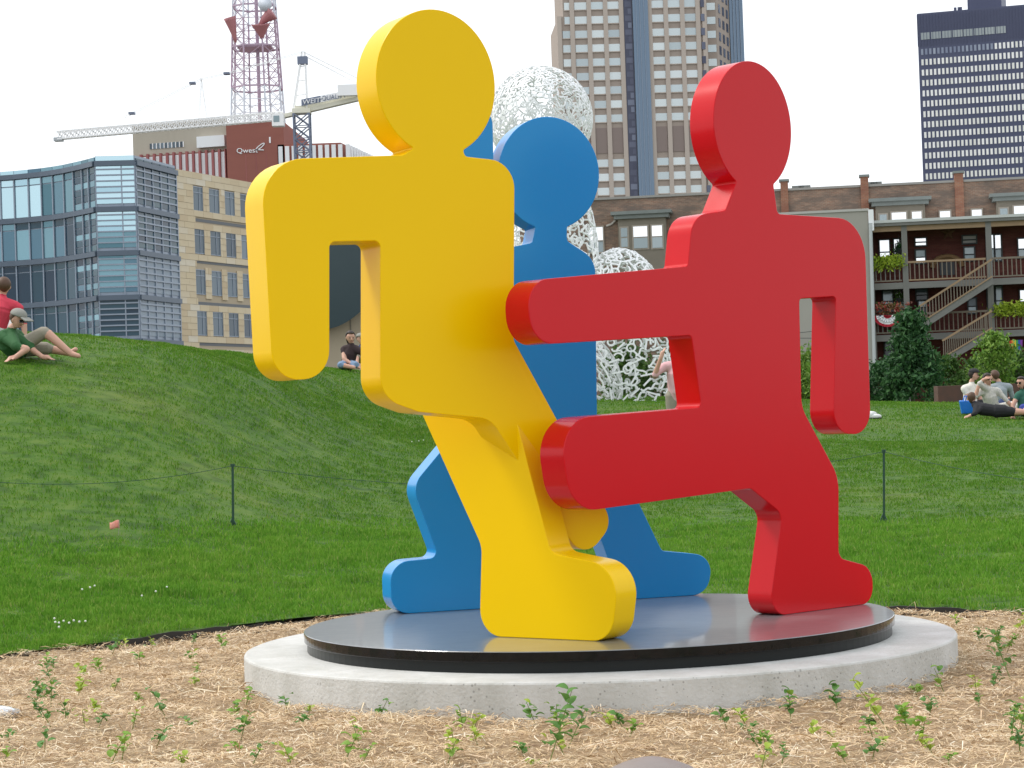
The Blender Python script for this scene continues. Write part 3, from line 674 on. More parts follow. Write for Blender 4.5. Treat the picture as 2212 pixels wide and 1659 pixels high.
# sign board: dark left half with white word, white right half with dark word
A = C(651, 222, -1.0); Bp = C(736, 205, -1.0); ev = (Bp-A).normalized(); L_ = (Bp-A).length; up = Vector((0,0,1))
def sign_box(t0, t1, m_, name):
    mb = MB(); a = A+ev*L_*t0; b = A+ev*L_*t1; h = 14/F*dC/2
    q = Vector((0,-.05,0)); mb.hexa([a-up*h+q, b-up*h+q, b-up*h-q, a-up*h-q, a+up*h+q, b+up*h+q, b+up*h-q, a+up*h-q]); return obj(name, mb, m_, cr)
sign_box(0, .49, CB, 'sign_board'); sign_box(.495, 1, CW, 'sign_board')
for txt, t0, m_, sx in (('WEITZ', .03, WHT, 1.12), ('-QUALITY', .46, CB, .92)):
    tm = text_mesh(txt, .80, .03, .15); tm.materials.append(m_); M = Matrix.Identity(4); M.col[0] = (*(ev*sx), 0); M.col[1] = (0,0,1,0); n_ = Vector((ev.y, -ev.x, 0)).normalized(); M.col[2] = (*n_, 0)
    M.translation = A + ev*(L_*t0) + n_*.1 - up*.24; place('sign_lettering', tm, None, cr, mtx=M)
top = C(655, 112)
m = MB()
for (X, Y) in ((634, 238), (664, 234)):
    for dy in (-.7, .7): m.bar(C(X, Y)+Vector((0,dy,0)), top+Vector(((X-649)*.012, dy*.4, 0)), .16)
for t in (.25, .5, .75, .9):
    a = C(634, 238).lerp(top, t); b = C(664, 234).lerp(top, t); m.bar(a, b, .10)
obj('apex_frame', m, CW, cr)
m = MB(); m.box(top.x-.7, top.x+.5, top.y-.5, top.y+.5, top.z-1.5, top.z-.6); obj('apex_sheave', m, CB, cr)
m = MB()
for dy in (-.4, .4):
    o_ = Vector((0, dy, 0)); m.bar(top+o_, C(490, 159)+o_, .06); m.bar(C(490, 159)+o_, C(435, 171)+o_, .06); m.bar(C(435, 171)+o_, C(268, 254)+o_, .06); m.bar(top+o_, C(790, 178)+o_, .06); m.bar(top+o_+Vector((0,0,-.4)), C(790, 190)+o_, .06)
    m.bar(C(435, 171)+o_, C(430, 262)+o_, .06); m.bar(C(435, 171)+o_, C(448, 262)+o_, .06)
obj('pendant_bars', m, CW, cr)
m = MB()
for (X, Y) in ((490, 159), (416, 180), (285, 245)): p = C(X, Y); m.box(p.x-.35, p.x+.35, p.y-.5, p.y+.5, p.z-.12, p.z+.12)
obj('pendant_joints', m, CB, cr)
p = C(590, 250, -1.5); m = MB(); m.box(p.x-.1, p.x+1.3, p.y-.7, p.y+.7, p.z-1.3, p.z+.15); obj('operator_cab', m, CW, cr)
m = MB(); m.box(p.x+.1, p.x+.8, p.y-.74, p.y-.70, p.z-.85, p.z-.1); obj('cab_window', m, mat('cab_glass', (.25,.33,.36), .1), cr)
p = C(752, 202, -1.0); m = MB(); m.box(p.x-1.2, p.x+1.2, p.y-.6, p.y+.6, p.z-.3, p.z+1.0); obj('winch_housing', m, CW, cr)
p = C(123, 298); m = MB(); m.box(p.x-.3, p.x+.7, p.y-.6, p.y+.6, p.z-.4, p.z); obj('jib_tip', m, mat('crane_tip', (.45,.48,.50), .5), cr)

# ---- tall tan tower in the middle
DT = 600.0
f = Facade(1211, DT, 1530, DT+2, 200)
ct = thing('tan_skyscraper', 'tall tan stone skyscraper with a blue glass strip up its middle', 'building', f.p(0, -.6))
TS = mat('tan_granite', (0.36,0.30,0.255), .8, noise=.5, scale=.08, col2=(.31,.255,.215)); TP = mat('tan_pier', (0.47,0.405,0.35), .8, noise=.4, scale=.1, col2=(.42,.36,.31)); TD = mat('brown_louvre', (0.235,0.185,0.165), .7)
TW = mat('tower_window', (0.40,0.46,0.48), .12, metal=.35, objrand=[(0.38,0.44,0.46),(0.50,0.56,0.57),(0.60,0.65,0.65),(0.46,0.53,0.55)])
TB = mat('blue_strip_glass', (0.135,0.195,0.27), .15, metal=.3, noise=.3, scale=.15, col2=(.17,.23,.31)); TK = mat('dark_strip_glass', (0.055,0.06,0.10), .15, metal=.2, objrand=[(.04,.045,.08),(.09,.10,.15),(.14,.16,.22)])
m_px = DT/F
def tX(X): return f.fp(X, 200)[0]
uL, uR = tX(1211), tX(1532); zH = f.fp(1400, -130)[1]; zst = f.fp(1214, 36)[1]
mb = MB(); f.box(mb, uL, tX(1222), -.6, zst, -30, 0); f.box(mb, tX(1222), uR, -.6, zH, -30, 0); obj('wall', mb, TS, ct)
# piers between the window columns
colX = [(1220,1236),(1247,1273),(1283,1309),(1318,1343)]; colR = [(1413,1439),(1449,1475),(1484,1509)]
pe = [1213,1241,1278,1313.5,1347.5]; per = [1409,1444,1479.5,1513,1527]
for X in pe+per: 
    u = tX(X); slab('pier', f, u-.62, u+.62, -.6, zst if X < 1220 else zH, 0, .5, TP, ct)
rows = [f.fp(1365, y0)[1] for y0 in [-28, 2.5, 33, 63.5, 94, 124.5, 155, 185.5, 216, 246.5]]; rows2 = [f.fp(1365, y0)[1] for y0 in (343, 373.5, 404)]
for (X0, X1) in colX+colR:
    a, b = tX(X0), tX(X1)
    for z in rows+rows2:
        if X0 == 1220 and z > zst-2: a = tX(1225)
        else: a = tX(X0)
        o = slab('window', f, a, b, z-2.0, z, 0, .12, TW, ct)
        slab('sill', f, a-.1, b+.1, z-2.25, z-2.0, 0, .3, TP, ct)
    zz1 = f.fp(1365, 275)[1]; zz0 = f.fp(1365, 330)[1]
    if X0 != 1220: slab('louvre_panel', f, tX(X0)+.1, tX(X1)-.1, zz0, zz1, 0, .2, TD, ct)
a, b, c_ = tX(1353), tX(1371), tX(1405)
slab('dark_glass_strip', f, a, b, -.6, zH, .0, .35, TK, ct); slab('blue_glass_strip', f, b+.1, c_, -.6, zH, 0, 1.2, TB, ct)
for k in range(60):
    z = f.fp(1365, 425)[1] + k*1.93
    if z < zH-2: slab('strip_pane', f, a+.25 if k % 2 else a+1.1, b-.25, z, z+1.5, .35, .45, TK, ct)
for X in (1379, 1387, 1396): slab('strip_mullion', f, tX(X)-.08, tX(X)+.08, -.6, zH, 1.2, 1.4, mat('strip_metal', (.22,.28,.36), .4), ct)
# recessed corner and receding side with a blue glass edge
g = Facade(1530, DT+6, 1552, DT+6, 200); mb = MB(); g.box(mb, 0, g.fp(1553, 200)[0], -.6, zH, -20, 0); obj('wall', mb, TS, ct)
for z in rows+rows2:
    slab('window', g, g.fp(1533, 200)[0], g.fp(1551, 200)[0], z-2.3, z-.3, 0, .12, TW, ct)
    slab('dark_recess', f, tX(1519), tX(1527), z-2.2, z-.2, 0.5, .62, TK, ct)
h = Facade(1553, DT+6, 1582, DT+22, 200); mb = MB(); h.box(mb, 0, h.L, -.6, zH, -10, 0); obj('wall', mb, TS, ct)
for z in rows+rows2:
    for q in (.22, .5, .78): slab('window', h, h.L*q-1.1, h.L*q+1.1, z-2.6, z-.2, 0, .12, TK, ct)
k_ = Facade(1582, DT+21, 1611, DT+22, 200); mb = MB(); k_.box(mb, 0, k_.L, -.6, zH, -10, 0); obj('glass_edge', mb, TB, ct)
for q in (.25, .5, .75): slab('strip_mullion', k_, k_.L*q-.1, k_.L*q+.1, -.6, zH, 0, .2, mat('strip_metal', (.22,.28,.36), .4), ct)

# ---- dark steel tower at the right
DR = 800.0
f = Facade(1984, DR+2, 2212, DR-9, 120)
dt = thing('dark_skyscraper', 'dark navy steel skyscraper with rows of small white windows', 'building', f.p(0, -.6))
DS = mat('navy_steel', (0.055,0.065,0.125), .5, noise=.5, scale=.06, col2=(.075,.085,.15), stretch=(1,1,.2)); DW = mat('white_window', (0.80,0.80,0.76), .4, objrand=[(.72,.73,.68),(.82,.82,.78),(.86,.86,.84)]); DW2 = mat('grey_window', (.22,.26,.36), .3, objrand=[(.16,.19,.28),(.30,.34,.42)])  # plain white panes, tone varied per window
def dX(X): return f.fp(X, 200)[0]
zH = f.fp(1990, 29)[1]; uE = dX(2390)
mb = MB(); f.box(mb, 0, uE, -.6, zH, -45, 0); obj('wall', mb, DS, dt)
mb = MB(); f.box(mb, dX(2094), dX(2168), zH, f.fp(2094, -40)[1], -30, -6); obj('roof_house', mb, DS, dt)
zc0 = f.fp(1993, 86)[1]; zc1 = f.fp(1993, 71)[1]
for k in range(8):
    a = dX(1993+k*23.4); b = dX(1993+k*23.4+21); slab('vent_band', f, a, b, zc0, zc1, 0, .2, mat('vent_louvre', (.34,.38,.38), .6, objrand=[(.30,.34,.35),(.38,.42,.42)]), dt)
pit = (dX(2212)-dX(1993))/24.6; rp_ = (f.fp(1994, 105)[1]-f.fp(2003, 372)[1])/11.9; z0_ = f.fp(1993, 106)[1]; cnt = 0; stuff = MB()
for r in range(16):
    for c in range(42):
        u = dX(1993)+c*pit; z1 = z0_ - r*rp_ + rp_*.0
        if u+pit > uE: continue
        if c < 25 and r < 13 and cnt < 300: slab('window', f, u, u+pit*.56, z1-2.15, z1, 0, .15, DW2 if (r == 0 and c < 18) else DW, dt); cnt += 1
        else: f.box(stuff, u, u+pit*.56, z1-2.15, z1, 0, .15)
obj('window_rows', stuff, DW, dt, kind='stuff')
mb = MB()
for k in range(60): mb_u = k*uE/60; f.box(mb, mb_u-.08, mb_u+.08, z0_+1, zH-.5, 0, .25)
obj('steel_fins', mb, DS, dt)
mb = MB(); 
for X in (2068, 2076, 2080): f.box(mb, dX(X)-.3, dX(X)+.6, zH, zH+1.5, -3, -2)
obj('roof_vents', mb, DS, dt)

# ================================================================== OLD BRICK ROW HOUSE WITH BACK PORCHES
def brick_mat(name, c1, c2, c3, dark, sc=1.0):
    m = bpy.data.materials.new(name); m.use_nodes = True; t = m.node_tree; N = t.nodes; L = t.links; b = N['Principled BSDF']; b.inputs['Roughness'].default_value = .9; b.inputs['Specular IOR Level'].default_value = .2
    tc = N.new('ShaderNodeTexCoord'); sp = N.new('ShaderNodeSeparateXYZ'); L.new(tc.outputs['Object'], sp.inputs[0]); cb = N.new('ShaderNodeCombineXYZ'); L.new(sp.outputs[0], cb.inputs[0]); L.new(sp.outputs[2], cb.inputs[1])
    br = N.new('ShaderNodeTexBrick'); L.new(cb.outputs[0], br.inputs['Vector']); br.inputs['Scale'].default_value = 1.0
    br.inputs['Brick Width'].default_value = .23*sc; br.inputs['Row Height'].default_value = .078*sc; br.inputs['Mortar Size'].default_value = .010*sc
    br.inputs['Color1'].default_value = (*c1, 1); br.inputs['Color2'].default_value = (*c2, 1); br.inputs['Mortar'].default_value = (*c3, 1)
    n = N.new('ShaderNodeTexNoise'); n.inputs['Scale'].default_value = 1.1; n.inputs['Detail'].default_value = 9; n.inputs['Roughness'].default_value = .78; mp = N.new('ShaderNodeMapping'); mp.inputs['Scale'].default_value = (.6, 1.9, 1); L.new(cb.outputs[0], mp.inputs[0]); L.new(mp.outputs[0], n.inputs['Vector'])
    mr = N.new('ShaderNodeMapRange'); L.new(n.outputs[0], mr.inputs[0]); mr.inputs[1].default_value = .40; mr.inputs[2].default_value = .58; mr.inputs[4].default_value = .8
    mx = N.new('ShaderNodeMix'); mx.data_type = 'RGBA'; L.new(mr.outputs[0], mx.inputs[0]); L.new(br.outputs[0], mx.inputs[6]); mx.inputs[7].default_value = (*dark, 1)
    L.new(mx.outputs[2], b.inputs['Base Color']); return m
BR1 = brick_mat('weathered_brick', (.25,.14,.10), (.36,.225,.16), (.31,.26,.20), (.135,.115,.10))
BR2 = brick_mat('orange_brick', (.29,.12,.075), (.36,.17,.10), (.28,.22,.17), (.22,.10,.07))
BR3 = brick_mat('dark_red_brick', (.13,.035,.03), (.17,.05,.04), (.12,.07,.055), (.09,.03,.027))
TAUPE = mat('taupe_trim', (.22,.195,.155), .8, noise=.3, scale=2); GREYM = mat('weathered_metal', (.20,.225,.215), .6, noise=.4, scale=2); SKY_PANE = mat('sky_reflecting_pane', (.92,.93,.94), .05, metal=.9); SASH = mat('sash_glass', (.30,.36,.38), .1, metal=.2, objrand=[(.26,.32,.34),(.40,.46,.48)])  # near-white mirror panes put sky reflection into chosen sashes
FRM = mat('tan_frame', (.34,.30,.25), .8); DKF = mat('dark_frame', (.05,.055,.06), .6); WOOD = mat('weathered_wood', (.20,.165,.125), .85, noise=.6, scale=3, col2=(.14,.12,.10)); WOOD2 = mat('tan_wood', (.32,.22,.13), .85, noise=.5, scale=3, col2=(.24,.17,.11)); GWOOD = mat('grey_wood', (.19,.19,.175), .85, noise=.5, scale=3, col2=(.14,.14,.13))
f = Facade(1400, 120.0, 1960, 117.9)
rh = thing('brick_rowhouse', 'old brown brick row house with chimneys and wooden back porches', 'building', f.p(4, -.6))
def hX(X, Y=430): return f.fp(X, Y)[0]
zroof = f.fp(1400, 427)[1]; u0 = hX(1120); u1 = hX(2420)
mb = MB(); f.box(mb, u0, u1, -.6, zroof, -12, 0); obj('wall', mb, BR1, rh)
slab('coping', f, u0, u1, zroof, zroof+.12, -.4, .08, mat('stone_coping', (.30,.29,.27), .8), rh)
for (X0, X1, Yt) in ((1687, 1703, 393), (1860, 1877, 383), (2063, 2082, 375)):
    a, b = hX(X0), hX(X1); zt_ = f.fp(X0, Yt)[1]; mb = MB(); f.box(mb, a, b, -.6, zt_, -.5, .18); c_ = obj('chimney', mb, BR2, rh)
    mb = MB(); f.box(mb, a-.07, b+.07, zt_, zt_+.12, -.57, .25); obj('chimney_cap', mb, GREYM, c_)
def sash(fac, X0, Y0, X1, Y1, up_m, lo_m, frame, parent, split=.45, dep=.0, Yref=None):
    a = fac.fp(X0, (Y0+Y1)/2)[0]; b = fac.fp(X1, (Y0+Y1)/2)[0]; z1 = fac.fp((X0+X1)/2, Y0)[1]; z0 = fac.fp((X0+X1)/2, Y1)[1]; t = .07; mb = MB()
    fac.box(mb, a-t, a, z0-t, z1+t, dep, dep+.10); fac.box(mb, b, b+t, z0-t, z1+t, dep, dep+.10); fac.box(mb, a, b, z1, z1+t, dep, dep+.10); fac.box(mb, a, b, z0-t, z0, dep, dep+.13)
    zm = z0+(z1-z0)*split; fac.box(mb, a, b, zm-.03, zm+.03, dep, dep+.09)
    w = obj('window', mb, frame, parent)
    slab('pane', fac, a, b, zm+.03, z1, dep, dep+.04, up_m, w); slab('pane', fac, a, b, z0, zm-.03, dep, dep+.04, lo_m, w)
    return w
sash(f, 1271, 491, 1303, 545, SKY_PANE, SASH, FRM, rh)
sash(f, 1455, 486, 1490, 522, SKY_PANE, SASH, FRM, rh, .4)
# projecting bay with metal cornice
def bay(X0, X1, Yt, Yb, wins):
    a, b = hX(X0), hX(X1); z1 = f.fp(X0, Yt)[1]; z0 = f.fp(X0, Yb)[1]; mb = MB(); f.box(mb, a, b, z0, z1, 0, .8); by = obj('bay', mb, TAUPE, rh)
    g_ = f.off(.8); mb = MB(); g_.box(mb, a-.35, b+.35, z1, z1+.18, -.8, .35); g_.box(mb, a-.2, b+.2, z1-.22, z1, -.8, .2); obj('bay_cornice', mb, GREYM, by)
    for (x0, y0, x1, y1, um, lm) in wins:
        q0 = g_.fp(x0, y0)[0]; q1 = g_.fp(x1, y0)[0]; w1 = g_.fp(x0, y0)[1]; w0 = g_.fp(x0, y1)[1]; zm = (w0+w1)/2
        slab('bay_window_frame', g_, q0-.08, q1+.08, w0-.08, w1+.08, 0, .05, FRM, by)
        slab('bay_pane', g_, q0, q1, zm+.03, w1, .05, .08, um, by); slab('bay_pane', g_, q0, q1, w0, zm-.03, .05, .08, lm, by)
bay(1336, 1438, 468, 700, [(1341,493,1355,534,SASH,SASH),(1368,490,1398,537,SKY_PANE,SASH),(1408,488,1430,536,SKY_PANE,SASH)])
bay(1890, 1996, 440, 520, [(1900,464,1915,500,SASH,SASH),(1926,460,1957,500,SKY_PANE,SKY_PANE),(1970,458,1990,500,SKY_PANE,SASH)])
bay(2150, 2260, 429, 520, [(2160,451,2176,490,SASH,SASH),(2190,446,2214,490,SKY_PANE,SKY_PANE),(2225,445,2240,490,SKY_PANE,SASH)])
for (X0, X1, Y0) in ((2031,2053,456),(2100,2121,453)): sash(f, X0, Y0, X1, Y0+45, SKY_PANE, SASH, FRM, rh)
# crack repair line and drain pipe
mb = MB(); q = [f.fp(X, Y) for X, Y in ((1310,488),(1321,484),(1330,475),(1340,474))]
for k in range(3): mb.bar(f.p(q[k][0], q[k][1], .02), f.p(q[k+1][0], q[k+1][1], .02), .09)
obj('mortar_patch', mb, mat('pale_mortar', (.55,.52,.48), .9), rh)
a = f.fp(1259, 470); b = f.fp(1262, 520); mb = MB(); mb.tube([f.p(*a, .1), f.p(*b, .1)], .05, 6); obj('drain_pipe', mb, FRM, rh)
mb = MB(); 
for (X, Y) in ((1720, 404), (1735, 405), (1885, 398), (1893, 396)): 
    q = f.fp(X, Y); f.box(mb, q[0]-.3, q[0]+.35, zroof+.12, zroof+.55, -4, -3)
obj('roof_vents', mb, GREYM, rh, kind='stuff')

# ---- grey rendered block in front
g = f.off(9.0)
st = thing('grey_rendered_block', 'plain grey rendered block beside the porches of the brick house', 'building', g.p(0, -.6))
a = g.fp(1560, 500)[0]; b = g.fp(1876, 500)[0]; zs_ = g.fp(1800, 459)[1]; mb = MB(); g.box(mb, a, b, -.6, zs_, -8.9, 0); obj('wall', mb, mat('grey_render', (.36,.345,.305), .9, noise=.5, scale=.35, col2=(.31,.295,.26)), st)
slab('coping', g, a, b+.05, zs_, zs_+.12, -.4, .06, mat('render_coping', (.45,.44,.41), .8), st)
slab('white_corner_board', g, b+.02, b+.28, zs_-1.0, zs_+.05, -.3, .1, WHT, st)
mb = MB(); q0 = g.fp(1700, 722); q1 = g.fp(1800, 712); q2 = g.fp(1700, 731); q3 = g.fp(1800, 731); mb.bar(g.p(*q0, .4), g.p(*q1, .4), .03); mb.bar(g.p(*q2, .4), g.p(*q3, .4), .03); obj('service_cable', mb, DKF, st)
mb = MB(); q0 = g.fp(1880, 482); q1 = g.fp(1889, 800); mb.tube([g.p(*q0, .1), g.p(*q1, .1)], .09, 8); obj('downpipe', mb, mat('pale_grey_metal', (.45,.48,.48), .5), st)

# ---- porch structure, part of the brick house
PD = 8.2
g = f.off(PD-2.4); w_ = f.off(PD-2.4)       # back wall of the porch storeys
P = f.off(PD)
pw0 = g.fp(1884, 600)[0]; pw1 = g.fp(2420, 600)[0]; zpr = P.fp(1884, 484)[1]
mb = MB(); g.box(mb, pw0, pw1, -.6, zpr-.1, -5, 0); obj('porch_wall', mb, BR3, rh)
mb = MB(); P.box(mb, pw0-.3, pw1, zpr, zpr+.14, -8.0, .35); P.box(mb, pw0-.2, pw1, zpr-.42, zpr-.16, -.12, .12, 1); P.box(mb, pw0-.2, pw1, zpr-.16, zpr, -.3, .3, 2); obj('porch_roof', mb, [mat('roof_edge_metal', (.50,.52,.50), .5), WOOD2, GWOOD], rh)
posts = [1881, 1955, 2137, 2330]
for X in posts:
    a = P.fp(X, 560)[0]; slab('post', P, a-.14, a+.14, -.6, zpr-.16, -.14, .14, GWOOD, rh)
decks = [P.fp(1954, 611)[1], P.fp(1954, 723)[1]]
for zd in decks:
    slab('deck', P, pw0, pw1, zd-.16, zd+.0, -2.35, .06, WOOD, rh); slab('deck_fascia', P, pw0, pw1, zd-.30, zd+.02, .07, .13, GWOOD, rh)
balm = MB().box(-.5, .5, -.5, .5, -.5, .5)
def railing(a, b, za, zb_, m_, sub, h=1.02):
    """railing from (a, za) to (b, zb_) along the porch edge; every baluster its own piece"""
    mb = MB(); mb.bar(P.p(a, za+h, .1), P.p(b, zb_+h, .1), .09, .10); mb.bar(P.p(a, za+.12, .1), P.p(b, zb_+.12, .1), .06, .07); r = obj('railing', mb, m_, rh)
    n = max(2, int(abs(b-a)/.215))
    for k in range(n):
        t = (k+.5)/n; u = a+(b-a)*t; z = za+(zb_-za)*t; slab('baluster', P, u-.026, u+.026, z+.12, z+h-.05, .08, .12, sub, r)
pu = [P.fp(X, 600)[0] for X in posts]; uS = P.fp(2136, 640)[0]
for zi, zd in enumerate(decks):
    for k in range(2): railing(pu[k]+.15, pu[k+1]-.15, zd, zd, WOOD2 if (zi == 0 and k == 1) else WOOD, WOOD if k else GWOOD)
    railing(pu[2]+.15, P.fp(2230, 600)[0], zd, zd, WOOD, WOOD)
def stairs(Xa, Ya, Xb, Yb):
    """one flight rising to the right: two stringers, treads and a railing"""
    a = P.fp(Xa, Ya); b = P.fp(Xb, Yb); mb = MB()
    for dep in (.22, 1.1): mb.bar(P.p(a[0], a[1], dep), P.p(b[0], b[1], dep), .06, .30)
    n = 13
    s_ = obj('stair_flight', mb, GWOOD, rh)
    for k in range(n):
        t = (k+.5)/n; slab('tread', P, a[0]+(b[0]-a[0])*t-.14, a[0]+(b[0]-a[0])*t+.14, a[1]+(b[1]-a[1])*t+.02, a[1]+(b[1]-a[1])*t+.06, .26, 1.06, WOOD, s_)
    mb = MB(); mb.bar(P.p(a[0], a[1]+1.05, 1.15), P.p(b[0], b[1]+1.05, 1.15), .08, .10); mb.bar(P.p(a[0], a[1]+.22, 1.15), P.p(b[0], b[1]+.22, 1.15), .06, .07); r = obj('railing', mb, WOOD2, rh); n = 24
    for k in range(n):
        t = (k+.5)/n; u = a[0]+(b[0]-a[0])*t; z = a[1]+(b[1]-a[1])*t; slab('baluster', P, u-.022, u+.022, z+.2, z+1.02, 1.13, 1.17, WOOD, r)
stairs(1985, 710, 2141, 609); stairs(2035, 783, 2141, 719)
# porch windows and doors
for (X0, Y0, X1, Y1, um, lm, fr) in ((1901,519,1921,566,SKY_PANE,SKY_PANE,DKF),(1932,517,1952,566,SKY_PANE,SKY_PANE,DKF),(1978,515,2000,530,SKY_PANE,SKY_PANE,DKF),(1979,541,1998,568,SASH,SKY_PANE,DKF),(2080,510,2108,525,mat('grey_shade',(.42,.40,.40),.7),MATS['grey_shade'],DKF),(2084,535,2104,562,SASH,SASH,DKF),(2132,508,2146,562,SKY_PANE,SASH,DKF),(2150,508,2162,562,SKY_PANE,SASH,DKF),(2200,516,2222,556,SKY_PANE,SASH,DKF),
    (1908,628,1928,670,SASH,SASH,DKF),(1936,628,1956,670,SKY_PANE,SASH,DKF),(1980,625,2002,648,WIN,WIN,DKF),(1985,650,2000,676,SASH,WIN,DKF),(2092,645,2108,676,WIN,SASH,DKF),(2134,620,2147,675,SASH,SASH,DKF),(2152,619,2164,675,SASH,SASH,DKF),(2204,627,2224,672,SKY_PANE,SASH,DKF),(1912,735,1930,775,WIN,WIN,DKF)):
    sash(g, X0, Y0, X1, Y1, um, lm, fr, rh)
q = g.fp(2045, 556); mb = MB(); mb.tube([g.p(q[0]+.75*math.cos(t), q[1]-.5+.55*math.sin(t), .06) for t in [math.pi*k/10 for k in range(11)]], .14, 6); obj('brick_arch', mb, mat('ochre_brick', (.22,.13,.06), .9), rh)
slab('fireplace_opening', g, q[0]-.38, q[0]+.38, q[1]-.9, q[1]-.25, 0, .04, DKF, rh)
q = g.fp(2048, 503); star = MB(); pts = []
for k in range(10):
    rr = .42 if k % 2 == 0 else .17; t = math.pi/2 + k*math.pi/5; pts.append((q[0]+rr*math.cos(t), q[1]+rr*math.sin(t)))
star.add([g.p(a, b, .05) for a, b in pts]+[g.p(a, b, .02) for a, b in pts]+[g.p(q[0], q[1], .12)], [(k, (k+1) % 10, 20) for k in range(10)])
o = obj('wall_star', star, mat('rusty_metal', (.12,.055,.03), .8)); tag(o, 'rusty metal star hung on the dark brick porch wall', 'star')

# ---- foliage maker
def leaves(name, n, sampler, size, m, parent=None, kind=None):
    c = sampler(n); n = len(c); a = RNG.normal(0, 1, (n, 3)); a /= np.linalg.norm(a, axis=1)[:, None]; b = np.cross(a, RNG.normal(0, 1, (n, 3))); b /= np.linalg.norm(b, axis=1)[:, None]
    s_ = size*RNG.uniform(.6, 1.4, n)[:, None]; L1 = a*s_; L2 = b*s_*.45; up_ = np.cross(a, b)*s_*.15
    V = np.stack([c-L1, c+L2+up_, c+L1, c-L2+up_], 1).reshape(-1, 3); k = np.arange(n)*4; Fc = np.stack([k, k+1, k+2, k, k+2, k+3], 1).reshape(-1, 3)
    return bulk(name, V, Fc, m, parent, kind)
def leaf_mat(name, cols): return mat(name, cols[1], .55, spec=.3, island=cols, transl=.3)
LF_D = leaf_mat('dark_leaves', [(.018,.060,.022),(.030,.095,.030),(.045,.130,.040),(.075,.175,.055)])
LF_L = leaf_mat('light_leaves', [(.07,.16,.02),(.12,.24,.03),(.18,.31,.045),(.24,.36,.07)])
LF_Y = leaf_mat('lime_leaves', [(.22,.34,.03),(.34,.46,.04),(.45,.55,.06)]); LF_M = leaf_mat('mid_leaves', [(.03,.08,.015),(.06,.13,.025),(.10,.19,.035)])
LF_F = leaf_mat('red_flowers', [(.35,.05,.04),(.5,.10,.08),(.10,.18,.04),(.6,.25,.22)])
BARK = mat('bark', (.12,.09,.065), .9)
def clumps(base, h, rfun, ncl, spread):
    """crown sampler: leaf clumps along branches inside an outline r(t)"""
    cs = []
    for _ in range(ncl):
        t = random.random()**.9; r_ = rfun(t)*math.sqrt(random.uniform(.15, 1)); a = random.uniform(0, 2*math.pi); cs.append((base.x+r_*math.cos(a), base.y+r_*math.sin(a), base.z+h*t))
    cs = np.array(cs)
    def samp(n):
        i = RNG.integers(0, len(cs), n); return cs[i] + RNG.normal(0, spread, (n, 3))*np.array([1, 1, .7])
    return samp, cs
def tree(name, label, base, h, rfun, ncl, n, size, spread, m, z0=.15, group=None):
    t = thing(name, label, 'tree', base, group); cb = base + Vector((0,0,h*z0)); samp, cs = clumps(cb, h*(1-z0), rfun, ncl, spread)
    mb = MB(); mb.tube([base-Vector((0,0,.1)), base+Vector((.03,0,h*.4)), base+Vector((0,.02,h*.92))], [h*.018+.02, h*.012+.01, .01], 8)
    for c in cs[::max(1, len(cs)//14)]:
        s_ = base + Vector((0,0,max(h*.1, (c[2]-base.z)*.6))); mb.tube([s_, Vector(c)], [.025, .008], 5)
    obj('trunk', mb, BARK, t); leaves('crown', n, samp, size, m, t); return t
def Pg(X, Y, d): p = W(X, Y, d); p.z = tz(p.x, p.y); return p
b = Pg(1972, 868, 64); htop = W(1972, 682, 64).z - b.z
tree('young_maple', 'dense dark green pyramidal tree in front of the porch stairs', b, htop, lambda t: (1.10*(1-t)**1.05+.05), 170, 10000, .075, .16, LF_D, .06)
b = Pg(2150, 840, 68); htop = W(2150, 725, 68).z - b.z
tree('light_tree', 'small loose light green tree right of the dark pyramidal one', b, htop, lambda t: .75*math.sin(math.pi*min(1, t*.85+.12)), 60, 3000, .07, .15, LF_L, .2)
def bush(label, X, d, Yt, wpx, m, n=2500, size=.07, group='shrubs along the lawn edge', Yb=None):
    b = Pg(X, 870, d); h = W(X, Yt, d).z - b.z; r_ = wpx/F*d/2; t = thing('shrub', label, 'shrub', b, group)
    samp, cs = clumps(b+Vector((0,0,.1)), h, lambda q: r_*math.sin(math.pi*min(1, q*.75+.22)), 45, h*.09+.05); mb = MB()
    for c in cs[::6]: mb.tube([b, Vector(c)], [.02, .006], 5)
    obj('stems', mb, BARK, t); leaves('foliage', n, samp, size, m, t)
bush('light feathery shrub before the grey rendered wall, left of the pair', 1745, 66, 770, 60, LF_L)
bush('light feathery shrub before the grey rendered wall, right of the pair', 1790, 64, 782, 70, LF_L)
bush('dark low shrub between the grey wall and the dark pyramidal tree', 1835, 65, 800, 90, LF_D, 2500)
bush('dark shrub hard against the left of the dark pyramidal tree', 1910, 66, 795, 90, LF_D, 2500)
bush('dark shrub right of the dark pyramidal tree', 2050, 68, 790, 90, LF_M, 2500)
bush('dark shrub below the small light green tree', 2120, 70, 785, 100, LF_M, 3000)
bush('green shrub at the far right behind the iron fence', 2200, 70, 770, 100, LF_M, 3000)
bush('dark shrub behind the lifted red leg', 1620, 66, 800, 120, LF_D, 3000)
bush('dark shrub behind the white openwork shell, right side', 1480, 68, 740, 120, LF_D, 3000)
bush('dark shrub behind the white openwork shell, left side', 1360, 68, 760, 120, LF_M, 3000)

